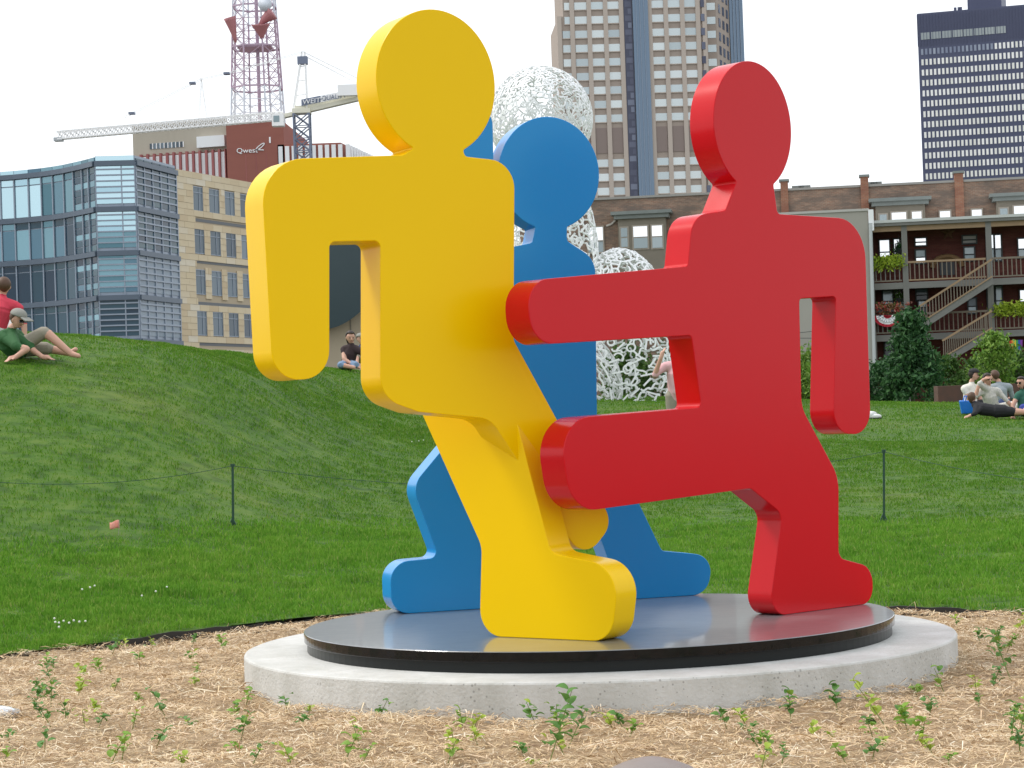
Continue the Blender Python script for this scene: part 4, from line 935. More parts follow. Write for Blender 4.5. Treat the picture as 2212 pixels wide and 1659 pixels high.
# rusty box wall and iron fence behind the seated group
p0 = Pg(2027, 870, 60); p1 = Pg(2205, 870, 60); zt_ = W(2027, 834, 60).z; mb = MB(); mb.box(p0.x, p1.x, 60, 60.6, min(p0.z, p1.z)-.3, zt_)
o = obj('rusty_low_wall', mb, mat('corten_steel', (.075,.045,.036), .85, noise=.9, scale=3, col2=(.12,.055,.04)), bevel=.01); tag(o, 'low dark rusty steel wall behind the people on the lawn', 'wall')
fe = thing('iron_fence', 'dark iron fence of thin upright bars behind the shrubs at right', 'fence', Pg(2180, 860, 73)); zf0 = W(2200, 860, 73).z; zf1 = W(2200, 795, 73).z
a = W(2120, 830, 73).x; b2 = W(2260, 830, 73).x; IRON = mat('grey_iron', (.16,.17,.17), .6)
mb = MB(); mb.bar((a, 73, zf1-.1), (b2, 73, zf1-.1), .04); mb.bar((a, 73, zf0+.1), (b2, 73, zf0+.1), .04); obj('rail', mb, IRON, fe)
bm_ = mesh('bar', MB().box(-.012,.012,-.012,.012,0,1), IRON)
for k in range(20): place('bar', bm_, (a+(b2-a)*(k+.5)/20, 73, zf0-.2), fe, scale=(1, 1, zf1-zf0+.25))

# ---- things on the porches
def planter(label, X, Y, m, w_=.9, trail=.25):
    p = P.fp(X, Y); c = P.p(p[0], p[1], .25); t = thing('planter', label, 'planter', c, 'planters on the porch railings'); mb = MB(); mb.hexa([c+Vector(v) for v in ((-w_*.4,-.1,-.12),(w_*.4,-.1,-.12),(w_*.4,.1,-.12),(-w_*.4,.1,-.12),(-w_*.45,-.12,.06),(w_*.45,-.12,.06),(w_*.45,.12,.06),(-w_*.45,.12,.06))]); obj('box', mb, DKF, t)
    leaves('plants', 700, lambda n: np.array(c) + np.stack([RNG.normal(0, w_*.28, n), RNG.normal(-.05, .10, n), RNG.normal(.08, trail*.6, n)], 1), .09, m, t, 'stuff')
planter('lime green planter on the upper railing, left of the pair', 1903, 571, LF_Y, .8)
planter('lime green planter on the upper railing, right of the pair', 1930, 570, LF_Y, .8)
planter('red flowered planter above the patriotic bunting', 1917, 669, LF_F, 1.6, .2)
planter('lime green planter on the lower railing right of the stairs', 2170, 672, LF_Y, .95)
planter('lime green planter on the lower railing at the picture edge', 2205, 672, LF_Y, .8)
for lab, X, Y, m_ in (('dark hanging basket before the upper porch window', 1943, 536, LF_D), ('hanging basket of plants before the lower porch window', 1944, 644, LF_M)):
    p = P.fp(X, Y); c = P.p(p[0], p[1], -.6); t = thing('hanging_basket', lab, 'hanging basket', c, 'hanging baskets on the porches'); mb = MB(); mb.lathe(c, [(.06,-.22),(.2,-.02),(.22,.02)], 12); obj('basket', mb, DKF, t)
    mb = MB(); mb.tube([c+Vector((0,0,.02)), c+Vector((0,0,.75))], .012, 5); obj('chain', mb, DKF, t); leaves('plants', 250, lambda n: np.array(c)+RNG.normal(0, .13, (n, 3))+np.array([0,0,.1]), .06, m_, t, 'stuff')
# bunting: half-disc of red, white, blue rings hung on the railing
p = P.fp(1917, 682); bu = thing('bunting', 'red white and blue half-round bunting hung on the lower railing', 'bunting', P.p(p[0], p[1], .2))
BL_ = mat('bunting_blue', (.02,.04,.16), .8); RD_ = mat('bunting_red', (.45,.02,.04), .8); WH_ = mat('bunting_white', (.8,.8,.82), .8)
rr = 27/F*112; prev = .08
for i, (r0, r1, m_) in enumerate(((.0,.30,RD_),(.30,.48,WH_),(.48,.62,BL_),(.62,.84,WH_),(.84,1.06,RD_))):
    mb = MB(); n = 24; vs = []
    for k in range(n+1):
        t = math.pi + math.pi*k/n; dp = .45+.03*math.sin(k*2.6); vs += [P.p(p[0]+rr*r0*math.cos(t)*1.05, p[1]+rr*r0*math.sin(t)*.85, dp), P.p(p[0]+rr*r1*math.cos(t)*1.05, p[1]+rr*r1*math.sin(t)*.85, dp+.015*math.sin(k*2.6+1))]
    mb.add(vs, [(2*k, 2*k+2, 2*k+3, 2*k+1) for k in range(n)]); o = obj('fan_stripe', mb, m_, bu); sm = o.modifiers.new('thick', 'SOLIDIFY'); sm.thickness = .012
mb = MB()
for k in range(9):
    t = math.pi*1.1+math.pi*.8*k/8; c = P.p(p[0]+rr*.55*math.cos(t)*1.05, p[1]+rr*.55*math.sin(t)*.85, .52); mb.box(c.x-.045, c.x+.045, c.y-.01, c.y+.01, c.z-.045, c.z+.045)
obj('stars', mb, WH_, bu)
# rainbow pennant flag below the stairs
p = P.fp(2192, 735); fl = thing('rainbow_flag', 'rainbow flag hanging below the porch at the right edge', 'flag', P.p(p[0], p[1], .3)); cols = [(.6,.03,.03),(.7,.25,.03),(.7,.55,.03),(.05,.3,.08),(.04,.08,.4),(.2,.04,.3)]
for k, c in enumerate(cols):
    mb = MB(); a0 = .11*k; vs = [P.p(p[0]-.3+a0, p[1], .30+.03*(k % 2)), P.p(p[0]-.3+a0+.11, p[1], .30+.03*((k+1) % 2)), P.p(p[0]-.2+a0*.7+.09, p[1]-1.0, .33), P.p(p[0]-.2+a0*.7, p[1]-1.0, .30)]
    mb.add(vs, [(0,1,2,3)]); o = obj('flag_stripe', mb, mat('flag_colour_%d' % k, c, .8), fl); sm = o.modifiers.new('thick', 'SOLIDIFY'); sm.thickness = .01
p = P.fp(2143, 737); mb = MB(); P.box(mb, p[0]-.09, p[0]+.09, p[1]-.5, p[1]+.45, .3, .32); o = obj('orange_banner', mb, mat('orange_cloth', (.7,.28,.03), .8), bevel=.004); tag(o, 'narrow orange banner hanging at the foot of the porch post', 'banner')

# ================================================================== WHITE OPENWORK SHELL ON THE LAWN (plain stand-in)
dS = 50.0
ow = thing('openwork_shell', 'tall white openwork steel shell of tangled bars and rings behind the figures', 'sculpture', Pg(1300, 900, dS))
def openwork(name, c, rad, n, sc, cut=None):
    mb = MB(); k = 0; ga = math.pi*(3-math.sqrt(5))
    for i in range(n):
        zz = 1-2*(i+.5)/n; rr_ = math.sqrt(1-zz*zz); th = ga*i+random.uniform(-.15, .15); nrm = Vector((rr_*math.cos(th), rr_*math.sin(th), zz))
        p = Vector((c.x+rad[0]*nrm.x, c.y+rad[1]*nrm.y, c.z+rad[2]*nrm.z))
        if cut and cut(p): continue
        nr = Vector((nrm.x/rad[0], nrm.y/rad[1], nrm.z/rad[2])).normalized(); a = nr.cross(Vector((random.random()-.5, random.random()-.5, random.random()-.5))).normalized(); b = nr.cross(a); s_ = sc*random.uniform(.75, 1.2); kind = random.random(); w_ = sc*.25
        if kind < .40:
            n_ = 10; a1 = random.choice([2*math.pi, 2*math.pi, 4.4, 3.4]); el = random.uniform(.6, 1.0); pp = [p + a*(s_*.62*math.cos(a1*q/n_)) + b*(s_*.62*el*math.sin(a1*q/n_)) for q in range(n_+1)]
        elif kind < .70: pp = [p + a*s_*t + b*(s_*.45*math.sin(t*2.6)) for t in (-1,-.6,-.2,.2,.6,1)]
        else: pp = [p - a*s_, p + a*s_]
        for q in range(len(pp)-1): mb.bar(pp[q], pp[q+1], w_, w_*.7, up=nr)
    return obj(name, mb, WHT, ow, kind='stuff')
c = W(1168, 258, dS); r_ = 112/F*dS; openwork('upper_ball', c, (r_, r_, r_*1.02), 1000, .125)
c2 = W(1345, 790, dS); gz = tz(c2.x, dS); c2.z = gz+.4; hz = W(1345, 537, dS).z - c2.z; openwork('lower_dome', c2, (135/F*dS, 1.3, hz), 1300, .15, lambda p: p.z < gz-.1)
c3 = W(1175, 560, dS); openwork('middle_shell', c3, (118/F*dS, 1.2, 235/F*dS), 900, .15, lambda p: False)
c4 = W(1175, 860, dS); c4.z = gz+.3; openwork('base_shell', c4, (170/F*dS, 1.6, 150/F*dS), 700, .16, lambda p: p.z < gz-.1)

# ================================================================== PEOPLE
SKIN = mat('skin', (.58,.33,.24), .55, noise=.25, scale=12, col2=(.50,.26,.19)); HAIR = mat('dark_hair', (.025,.016,.012), .6); HAIRB = mat('brown_hair', (.09,.045,.025), .6)
def cloth(name, c, c2=None, sc=9): return mat(name, c, .85, noise=.5, scale=sc, col2=c2 or tuple(x*.75 for x in c), bump=.3, bscale=14)
CL = {'red': cloth('red_shirt', (.60,.045,.08)), 'white': cloth('white_cotton', (.78,.78,.76)), 'green': cloth('green_shirt', (.03,.115,.035)), 'khaki': cloth('khaki_shorts', (.30,.27,.21)), 'dark': cloth('dark_top', (.035,.018,.02)), 'denim': cloth('denim_shorts', (.18,.27,.40)),
      'navy': cloth('navy_top', (.03,.05,.14)), 'tank': cloth('cream_tank', (.78,.74,.66)), 'pattern': cloth('patterned_blouse', (.66,.63,.56), (.22,.22,.24), 26), 'black': cloth('black_skirt', (.016,.016,.02)), 'grey': cloth('grey_tee', (.30,.34,.37)), 'teal': cloth('green_top', (.03,.13,.09)), 'blue': cloth('blue_shorts', (.03,.05,.28)), 'pink': cloth('pink_shirt', (.75,.45,.47)), 'shoe': cloth('white_shoe', (.75,.75,.75)), 'cap': cloth('dark_cap', (.02,.02,.022)), 'greycap': cloth('grey_cap', (.28,.28,.25)), 'blackshoe': cloth('dark_shoe', (.03,.03,.035))}
def person(label, base, segs, head, hair, hands=(), group=None, cap=None, yaw=0.0, scale=1.0, vox=.013, skin=SKIN, longhair=0, glasses=False, flip=False):
    """one continuous body: tapered limbs are fused by a voxel remesh; segs = [(a, b, ra, rb, cloth or None for skin)], (right, away, up) metres"""
    Rz = Matrix.Rotation(yaw, 3, 'Z'); tr = lambda p: Rz @ (Vector(p)*scale)
    mb = MB(); S = []
    def cap_(a, b, ra, rb, m_):
        a, b = tr(a), tr(b); ra *= scale; rb *= scale; d = (b-a); L_ = max(d.length, 1e-4); n = 5
        pts = [a-d/L_*ra*.75] + [a.lerp(b, k/n) for k in range(n+1)] + [b+d/L_*rb*.75]; rad = [ra*.55] + [ra+(rb-ra)*k/n for k in range(n+1)] + [rb*.55]
        mb.tube(pts, rad, 12); S.append((a, b, ra, rb, m_))
    for (a, b, ra, rb, m_) in segs: cap_(a, b, ra, rb, m_)
    nb = Vector(segs[1][0]).lerp(Vector(segs[2][1]), .42)                                       # shoulder girdle
    for (a, b, ra, rb, m_) in segs[3:]:
        if (Vector(a)-nb).length < .34 and Vector(a).z > Vector(segs[0][1]).z-.12 and ra < .07:
            cap_(nb, a, .095, ra+.016, segs[0][4]); cap_(a, Vector(a).lerp(Vector(b), .3), ra+.012, ra+.004, segs[0][4])
    hc, face = Vector(head[0]), Vector(head[1]).normalized(); side = face.cross(Vector((0,0,1))).normalized(); upv = side.cross(face)
    cap_(hc+upv*.035-face*.01, hc-upv*.045+face*.012, .088, .070, 'SKINH')
    cap_(hc+face*.085-upv*.0, hc+face*.10-upv*.025, .012, .017, 'SKINH')                       # nose
    for sg in (-1, 1): cap_(hc+side*sg*.082-face*.01+upv*.01, hc+side*sg*.084-face*.012-upv*.03, .016, .012, 'SKINH')   # ears
    for (w, e_) in hands:
        w = Vector(w); e_ = Vector(e_).normalized(); sd_ = e_.cross(Vector((0,0,1)));  sd_ = sd_.normalized() if sd_.length > .1 else Vector((1,0,0)); nrm = sd_.cross(e_)
        cap_(w, w+e_*.075, .032, .036, 'SKIN')
        for k, (o_, l_) in enumerate(((-.030,.065),(-.010,.078),(.011,.072),(.030,.055))): cap_(w+e_*.085+sd_*o_, w+e_*(.085+l_)+sd_*o_*1.25-nrm*.022, .0105, .009, 'SKIN')
        cap_(w+e_*.03+sd_*-.036, w+e_*.085+sd_*-.070-nrm*.01, .0125, .010, 'SKIN')
    me = bpy.data.meshes.new('body'); me.from_pydata(mb.v, [], mb.f); o = bpy.data.objects.new('body', me); COL.objects.link(o)
    rm = o.modifiers.new('fuse', 'REMESH'); rm.mode = 'VOXEL'; rm.voxel_size = vox*scale; sm = o.modifiers.new('soft', 'SMOOTH'); sm.iterations = 3; sm.factor = .4
    dg = bpy.context.evaluated_depsgraph_get(); me2 = bpy.data.meshes.new_from_object(o.evaluated_get(dg)); bpy.data.objects.remove(o); bpy.data.meshes.remove(me)
    me2.name = 'body'; me2.materials.clear(); keys = []
    for s_ in S:
        k = s_[4]; k = 'SKIN' if k in (None, 'SKIN', 'SKINH') else k
        if k not in keys: keys.append(k)
    for k in keys: me2.materials.append(skin if k == 'SKIN' else CL[k])
    nf = len(me2.polygons); C_ = np.zeros(nf*3, np.float32); me2.polygons.foreach_get('center', C_); C_ = C_.reshape(-1, 3); best = np.full(nf, 1e9); mi = np.zeros(nf, np.int32)
    for (a, b, ra, rb, m_) in S:
        a_ = np.array(a); d = np.array(b)-a_; t = np.clip(((C_-a_)@d)/max(d@d, 1e-9), 0, 1); dist = np.linalg.norm(C_-(a_+t[:,None]*d), axis=1) - (ra+(rb-ra)*t)
        k = 'SKIN' if m_ in (None, 'SKIN', 'SKINH') else m_
        if k != 'SKIN': dist = dist-.006
        u = dist < best; best[u] = dist[u]; mi[u] = keys.index(k)
    me2.polygons.foreach_set('material_index', mi); me2.polygons.foreach_set('use_smooth', np.ones(nf, bool))
    t = thing('person', label, 'person', base, group); o = bpy.data.objects.new('body', me2); link(o, t)
    hc2, f2, s2, u2 = tr(hc), (Rz@face), (Rz@side), (Rz@upv); B_ = Vector(base)
    def shell(name, m_, fn, n=14):
        q = MB(); q.ball((0,0,0), 1, n); q.v = [tuple(B_ + hc2 + fn(Vector(v))) for v in q.v]; return obj(name, q, m_, t, smooth=True)
    def hairfn(v):   # cap of hair: full at the back and top, drawn in above the face
        p = Vector((v.x*.098, v.y*.108, v.z*.108))
        if v.y > .15 and v.z < .45: p = Vector((p.x*.85, min(p.y, .02), max(p.z, .02)))
        if v.z < -.2: p.z = p.z*(1+longhair*1.6); p.x *= (1-.25*max(0, -v.z))
        return (s2*p.x + f2*(p.y-.015) + u2*(p.z+.03))*scale
    if hair: shell('hair', hair, hairfn)
    if cap:
        shell('cap', CL[cap], lambda v: (s2*v.x*.104 + f2*(v.y*.114-.008) + u2*(max(v.z, -.02)*.085+.065))*scale)
        q = MB(); a = B_ + hc2 + (f2*.10+u2*.066)*scale; b = B_ + hc2 + (f2*.19+u2*.05)*scale; q.bar(a, b, .15*scale, .012*scale, up=u2); obj('cap_brim', q, CL[cap], t)
    q = MB()
    for sg in (-1, 1): q.ball(B_ + hc2 + (s2*sg*.034 + f2*.078 + u2*.012)*scale, (.012*scale,)*3, 5)
    obj('eyes', q, mat('eye_dark', (.02,.015,.012), .3), t, smooth=True)
    q = MB(); q.bar(B_ + hc2 + (s2*-.026 + f2*.082 - u2*.062)*scale, B_ + hc2 + (s2*.026 + f2*.082 - u2*.062)*scale, .012*scale, .010*scale); obj('mouth', q, mat('lips', (.40,.15,.13), .5), t)
    if glasses:
        q = MB()
        for sg in (-1, 1): q.bar(B_ + hc2 + (s2*(sg*.037-.026) + f2*.090 + u2*.012)*scale, B_ + hc2 + (s2*(sg*.037+.026) + f2*.090 + u2*.012)*scale, .012*scale, .036*scale)
        obj('sunglasses', q, mat('dark_lens', (.01,.01,.012), .15), t)
    return t

def sit_torso(pel, chest, neck, top, w=.155, legm=None):
    pel, chest, neck = Vector(pel), Vector(chest), Vector(neck); return [(pel, chest, .135, .150, top), (chest, chest.lerp(neck, .75), .15, .09, top), (chest.lerp(neck, .6), neck+Vector((0,0,.06)), .055, .052, None)]
# --- left pair on the hill
b = G(34, 778)
person('reclining person in green shirt, khaki shorts and grey cap on the left hill', b,
    sit_torso((-.02,.16,.12), (-.10,.05,.24), (-.03,.0,.36), 'green') + [
    ((-.16,-.06,.30),(.06,-.22,.16),.062,.055,'green'), ((.06,-.22,.16),(.20,-.24,.12),.05,.045,None), ((.20,-.24,.12),(.06,-.30,.02),.042,.032,None),
    ((.0,.14,.32),(.18,.02,.16),.062,.052,'green'), ((.18,.02,.16),(.24,-.02,.10),.048,.042,None), ((.24,-.02,.10),(.36,-.08,.02),.040,.030,None),
    ((.02,.10,.16),(.36,.06,.34),.105,.080,'khaki'), ((.36,.06,.34),(.42,.05,.30),.07,.066,None), ((.42,.05,.30),(.70,.02,.05),.062,.040,None), ((.70,.02,.05),(.80,.0,.02),.040,.030,None),
    ((.02,.22,.14),(.34,.30,.14),.105,.085,'khaki'), ((.34,.30,.14),(.62,.34,.07),.06,.04,None), ((.62,.34,.07),(.70,.32,.12),.04,.03,None)],
    ((.05,-.03,.50),(.75,-.45,-.35)), HAIRB, [((.06,-.30,.02),(-.3,-.3,-.1)), ((.36,-.08,.02),(.8,-.2,-.1))], 'people on the left hill', cap='greycap', glasses=True, vox=.011)
b = G(2, 738)
person('person in red shirt and white shorts seated at the left edge, seen from behind', b,
    sit_torso((-.08,0,.13), (.02,.0,.42), (.03,.05,.60), 'red') + [((-.08,0,.14),(-.12,.02,.02),.16,.13,'white'),
    ((.0,.0,.5),(.26,.0,.44),.09,.07,'red'), ((.22,.0,.46),(.32,-.02,.26),.062,.052,'red'), ((.32,-.02,.26),(.33,-.03,.06),.045,.034,None), ((-.2,0,.46),(-.34,.05,.22),.065,.05,'red'), ((-.34,.05,.22),(-.2,.3,.14),.042,.032,None),
    ((-.14,.05,.12),(-.25,.5,.28),.105,.075,'white'), ((-.25,.5,.28),(-.3,.85,.05),.062,.04,None), ((.0,.05,.12),(.0,.5,.28),.105,.075,'white'), ((.0,.5,.28),(.0,.85,.05),.062,.04,None)],
    ((.05,.04,.74),(-.4,.9,0)), HAIRB, [((.33,-.03,.06),(.2,-.1,-1)), ((-.2,.3,.14),(.3,.9,0))], 'people on the left hill', vox=.011)
# --- pair seen through the gap under the yellow arm
b = G(757, 802)
person('dark haired person in dark top and denim shorts sitting beyond the yellow arm', b,
    sit_torso((-.05,.05,.12), (.0,.0,.36), (.04,-.04,.52), 'dark') + [((-.12,0,.44),(-.10,-.16,.24),.055,.045,None), ((-.10,-.16,.24),(.12,-.26,.08),.042,.03,None), ((.14,0,.44),(.30,-.08,.34),.055,.045,None), ((.30,-.08,.34),(.40,-.2,.30),.04,.03,None),
    ((-.02,0,.12),(.12,-.28,.12),.10,.075,'denim'), ((.12,-.28,.12),(.30,-.15,.06),.055,.038,None), ((-.12,0,.12),(-.16,-.34,.12),.10,.075,'denim'), ((-.16,-.34,.12),(.10,-.36,.06),.055,.038,None), ((.30,-.15,.06),(.40,-.2,.05),.04,.032,'blackshoe')],
    ((.03,-.07,.66),(.3,-.9,-.25)), HAIR, [((.12,-.26,.08),(.8,-.3,-.2)), ((.40,-.2,.30),(.5,-.5,.1))], 'people beyond the yellow arm', longhair=.6)
b = G(775, 800); b += Vector((.05,.9,.05))
person('person in navy top and pale cap behind the dark haired one', b,
    sit_torso((0,.05,.12), (0,0,.38), (-.02,-.03,.54), 'navy') + [((-.14,0,.46),(-.2,-.14,.26),.055,.045,'navy'), ((-.2,-.14,.26),(.0,-.28,.2),.04,.03,None), ((.15,0,.46),(.24,-.14,.28),.055,.045,'navy'), ((.24,-.14,.28),(.1,-.3,.22),.04,.03,None), ((0,0,.12),(.1,-.4,.3),.10,.075,'khaki'), ((.1,-.4,.3),(.14,-.65,.05),.055,.04,None), ((-.1,0,.12),(-.12,-.4,.3),.10,.075,'khaki'), ((-.12,-.4,.3),(-.1,-.65,.05),.055,.04,None)],
    ((-.04,-.05,.69),(.5,-.8,0)), HAIRB, [((.0,-.28,.2),(.6,-.6,0)), ((.1,-.3,.22),(-.6,-.6,0))], 'people beyond the yellow arm', cap='greycap')
# --- group on the right lawn
b = G(2095, 892)
person('person in cream tank top and dark cap seated beside the blue bag', b,
    sit_torso((.0,.0,.14), (.03,.0,.42), (.06,-.02,.60), 'tank') + [((-.12,-.10,.50),(-.02,-.16,.24),.060,.048,None), ((-.02,-.16,.24),(.24,-.12,.16),.044,.032,None), ((.18,.08,.50),(.24,.02,.26),.058,.046,None), ((.24,.02,.26),(.30,-.1,.16),.042,.032,None), ((.02,-.04,.12),(.42,-.04,.20),.115,.085,'black'), ((.42,-.04,.20),(.66,-.02,.05),.062,.042,None), ((.02,.12,.12),(.42,.14,.18),.115,.085,'black'), ((.42,.14,.18),(.66,.14,.05),.06,.04,None)],
    ((.11,-.04,.76),(.95,-.25,-.1)), HAIR, [((.24,-.12,.16),(.9,0,-.2)), ((.30,-.1,.16),(.9,-.2,-.2))], 'people on the right lawn', cap='cap')
b = G(2143, 899)
person('person in patterned blouse shading the eyes, second in the right group', b,
    sit_torso((.05,.1,.14), (-.03,.05,.40), (-.05,.0,.58), 'pattern') + [((-.22,.0,.48),(-.34,-.10,.40),.060,.050,'pattern'), ((-.34,-.10,.40),(-.26,-.14,.66),.045,.034,None), ((-.26,-.14,.66),(-.16,-.12,.74),.034,.030,None), ((.14,.05,.50),(.30,-.02,.30),.058,.046,'pattern'), ((.30,-.02,.30),(.46,-.1,.10),.042,.032,None), ((.06,.08,.13),(.48,.02,.16),.12,.09,'tank'), ((.48,.02,.16),(.82,-.02,.06),.066,.044,None), ((.1,.2,.12),(.5,.2,.2),.12,.09,'tank'), ((.5,.2,.2),(.85,.2,.05),.064,.044,None)],
    ((-.07,-.04,.73),(.45,-.85,-.15)), HAIR, [((-.20,-.13,.72),(.8,-.1,.3)), ((.46,-.1,.10),(.8,-.3,-.2))], 'people on the right lawn')
b = G(2124, 904)
person('person in black lying on one side with bare legs, front of the right group', b,
    sit_torso((.30,-.1,.16), (-.05,-.05,.22), (-.22,.05,.36), 'black') + [((-.05,-.12,.24),(-.24,-.26,.12),.058,.048,'black'), ((-.24,-.26,.12),(-.38,-.20,.06),.044,.034,None), ((.26,-.1,.16),(.48,-.14,.16),.16,.135,'black'), ((.44,-.14,.15),(.62,-.18,.14),.125,.105,'black'), ((.62,-.18,.13),(.82,-.22,.12),.095,.075,None), ((.80,-.22,.12),(1.28,-.10,.06),.072,.042,None), ((.42,-.02,.12),(.82,-.06,.12),.115,.085,'black'), ((.82,-.06,.12),(1.32,.05,.06),.07,.042,None), ((1.28,-.10,.06),(1.42,-.12,.05),.04,.03,None)],
    ((-.22,.08,.48),(.55,.75,.1)), HAIRB, [((-.38,-.20,.06),(-.7,-.2,-.2))], 'people on the right lawn', longhair=.35, scale=.86)
b = G(2192, 893); b += Vector((.0,1.2,.0)); b.z = tz(b.x, b.y)
person('person in grey tee seen from behind, furthest of the right group', b,
    sit_torso((.0,.0,.14), (-.02,-.02,.42), (-.04,.0,.58), 'grey') + [((-.18,.0,.50),(-.28,.08,.30),.062,.052,'grey'), ((-.28,.08,.30),(-.10,.2,.16),.044,.034,None), ((.18,.0,.50),(.26,.08,.28),.062,.052,'grey'), ((.26,.08,.28),(.15,.3,.2),.044,.034,None), ((-.08,.05,.12),(-.15,.5,.3),.11,.08,'navy'), ((-.15,.5,.3),(-.15,.85,.05),.06,.04,None), ((.08,.05,.12),(.15,.5,.3),.11,.08,'navy'), ((.15,.5,.3),(.15,.85,.05),.06,.04,None)],
    ((-.12,.03,.73),(-.6,.8,-.1)), HAIRB, [((-.10,.2,.16),(.4,.8,0)), ((.15,.3,.2),(-.2,.9,0))], 'people on the right lawn')
b = G(2213, 903)
person('person in green top and blue shorts at the right edge of the lawn', b,
    sit_torso((.0,.0,.14), (.02,.0,.38), (-.02,-.04,.54), 'teal') + [((-.12,-.05,.46),(-.24,-.10,.26),.056,.044,None), ((-.24,-.10,.26),(-.26,-.16,.06),.042,.032,None), ((.16,.0,.46),(.28,-.1,.3),.056,.044,None), ((.28,-.1,.3),(.2,-.3,.2),.042,.032,None), ((.0,-.02,.13),(-.1,-.38,.2),.11,.085,'blue'), ((-.1,-.38,.2),(-.05,-.6,.05),.06,.04,None), ((.12,-.02,.13),(.25,-.4,.22),.11,.085,'blue'), ((.25,-.4,.22),(.3,-.65,.05),.06,.04,None)],
    ((-.06,-.07,.69),(-.7,-.65,-.1)), HAIR, [((-.26,-.16,.06),(-.3,-.4,-.6)), ((.2,-.3,.2),(-.5,-.7,0))], 'people on the right lawn', longhair=.5, glasses=True)
# standing person behind the red figure
b = G(1468, 985)
person('person in pale pink shirt standing with one arm raised behind the red figure', b,
    [((0,0,.95),(0,0,1.25),.14,.155,'pink'), ((0,0,1.25),(0,0,1.42),.15,.085,'pink'), ((0,0,1.4),(0,0,1.52),.055,.05,None), ((-.18,0,1.36),(-.34,-.1,1.24),.06,.05,'pink'), ((-.34,-.1,1.24),(-.24,-.2,1.50),.042,.032,None), ((.19,0,1.36),(.25,0,1.08),.06,.048,'pink'), ((.25,0,1.08),(.25,-.06,.84),.042,.032,None),
     ((-.09,0,.92),(-.10,0,.50),.10,.072,'khaki'), ((-.10,0,.50),(-.10,.02,.10),.06,.042,None), ((-.10,.0,.06),(-.11,-.16,.04),.045,.04,'shoe'), ((.09,0,.92),(.10,0,.50),.10,.072,'khaki'), ((.10,0,.50),(.10,.02,.10),.06,.042,None), ((.10,.0,.06),(.11,-.16,.04),.045,.04,'shoe')],
    ((0,-.02,1.62),(-.3,-.9,0)), HAIRB, [((-.24,-.2,1.50),(.3,.1,.9)), ((.25,-.06,.84),(0,-.1,-1))], None)

# blue bag beside the tank-top person
b = G(2087, 894); bg_ = thing('blue_bag', 'bright blue plastic tote bag standing on the right lawn', 'bag', b); mb = MB(); BLB = mat('blue_plastic', (.01,.16,.62), .35, noise=.4, scale=6, col2=(.02,.26,.75), bump=.5, bscale=9)
mb.hexa([b+Vector(v) for v in ((-.15,-.34,0),(.15,-.30,0),(.13,-.12,0),(-.13,-.14,0),(-.20,-.36,.27),(.17,-.33,.25),(.15,-.12,.26),(-.17,-.14,.28))]); obj('bag_body', mb, BLB, bg_, bevel=.02)
for yy in (-.35, -.13):
    mb = MB(); mb.tube([b+Vector((-.08,yy,.25)), b+Vector((-.05,yy,.36)), b+Vector((.05,yy,.36)), b+Vector((.08,yy,.25))], .012, 6); obj('handle', mb, BLB, bg_)
# backpack at the right group
b = G(2176, 898); bp2 = thing('backpack', 'dark blue backpack lying between the people on the right lawn', 'backpack', b); mb = MB(); mb.ball(b+Vector((0,.2,.17)), (.16,.12,.20), 10); obj('pack', mb, CL['navy'], bp2, smooth=True); mb = MB(); mb.ball(b+Vector((0,.08,.12)), (.11,.05,.10), 8); obj('front_pocket', mb, cloth('teal_cloth', (.05,.13,.2)), bp2, smooth=True)
# pair of white shoes
for k, (X, Y) in enumerate(((1880, 899), (1890, 905))):
    b = G(X, Y); sh = thing('shoe', ['white shoe on the lawn by the red hand, the higher one', 'white shoe on the lawn by the red hand, the lower one'][k], 'shoe', b, 'white shoes'); mb = MB(); mb.ball(b+Vector((0,0,.05)), (.13,.05,.05), 8); mb.ball(b+Vector((-.07,0,.08)), (.06,.045,.06), 8); obj('upper', mb, CL['shoe'], sh, smooth=True); mb = MB(); mb.box(b.x-.13, b.x+.13, b.y-.045, b.y+.045, b.z, b.z+.025); obj('sole', mb, CL['blackshoe'], sh, bevel=.01)

# ================================================================== POSTS, ROPE, FLAG, GROUND LIGHT
PG = mat('green_post_paint', (.008,.05,.028), .5); pts_ = []
def rope_post(X, Yt, Yb, label):
    b = G(X, Yb); h = (Yb-Yt)/F*b.y; t = thing('rope_post', label, 'post', b, 'rope posts on the lawn'); mb = MB()
    lean = Vector(((4 if X < 1000 else 6)/F*b.y, 0, 0)); mb.tube([b-Vector((0,0,.1)), b+Vector((0,0,h))+lean], .012, 8); obj('shaft', mb, PG, t)
    mb = MB(); mb.tube([b+Vector((0,0,h*.965))+lean, b+Vector((0,0,h*1.01))+lean], .022, 8); obj('rope_clip', mb, PG, t)
    mb = MB(); mb.tube([b+Vector((0,0,.09)), b+Vector((-.05,-.01,-.02))], .008, 6); obj('foot_prong', mb, PG, t); mb = MB(); mb.tube([b+Vector((0,0,.09)), b+Vector((.05,-.01,-.02))], .008, 6); obj('foot_prong', mb, PG, t)
    pts_.append(b+Vector((0,0,h*.98))+lean)
rope_post(503, 1004, 1140, 'thin dark green rope post on the lawn left of the yellow figure')
rope_post(1909, 973, 1128, 'thin dark green rope post on the lawn right of the red figure')
far_l = W(-250, 1010, 19.5); far_r = W(2420, 1060, 19.5)
ends = [far_l, pts_[0], pts_[1], far_r]
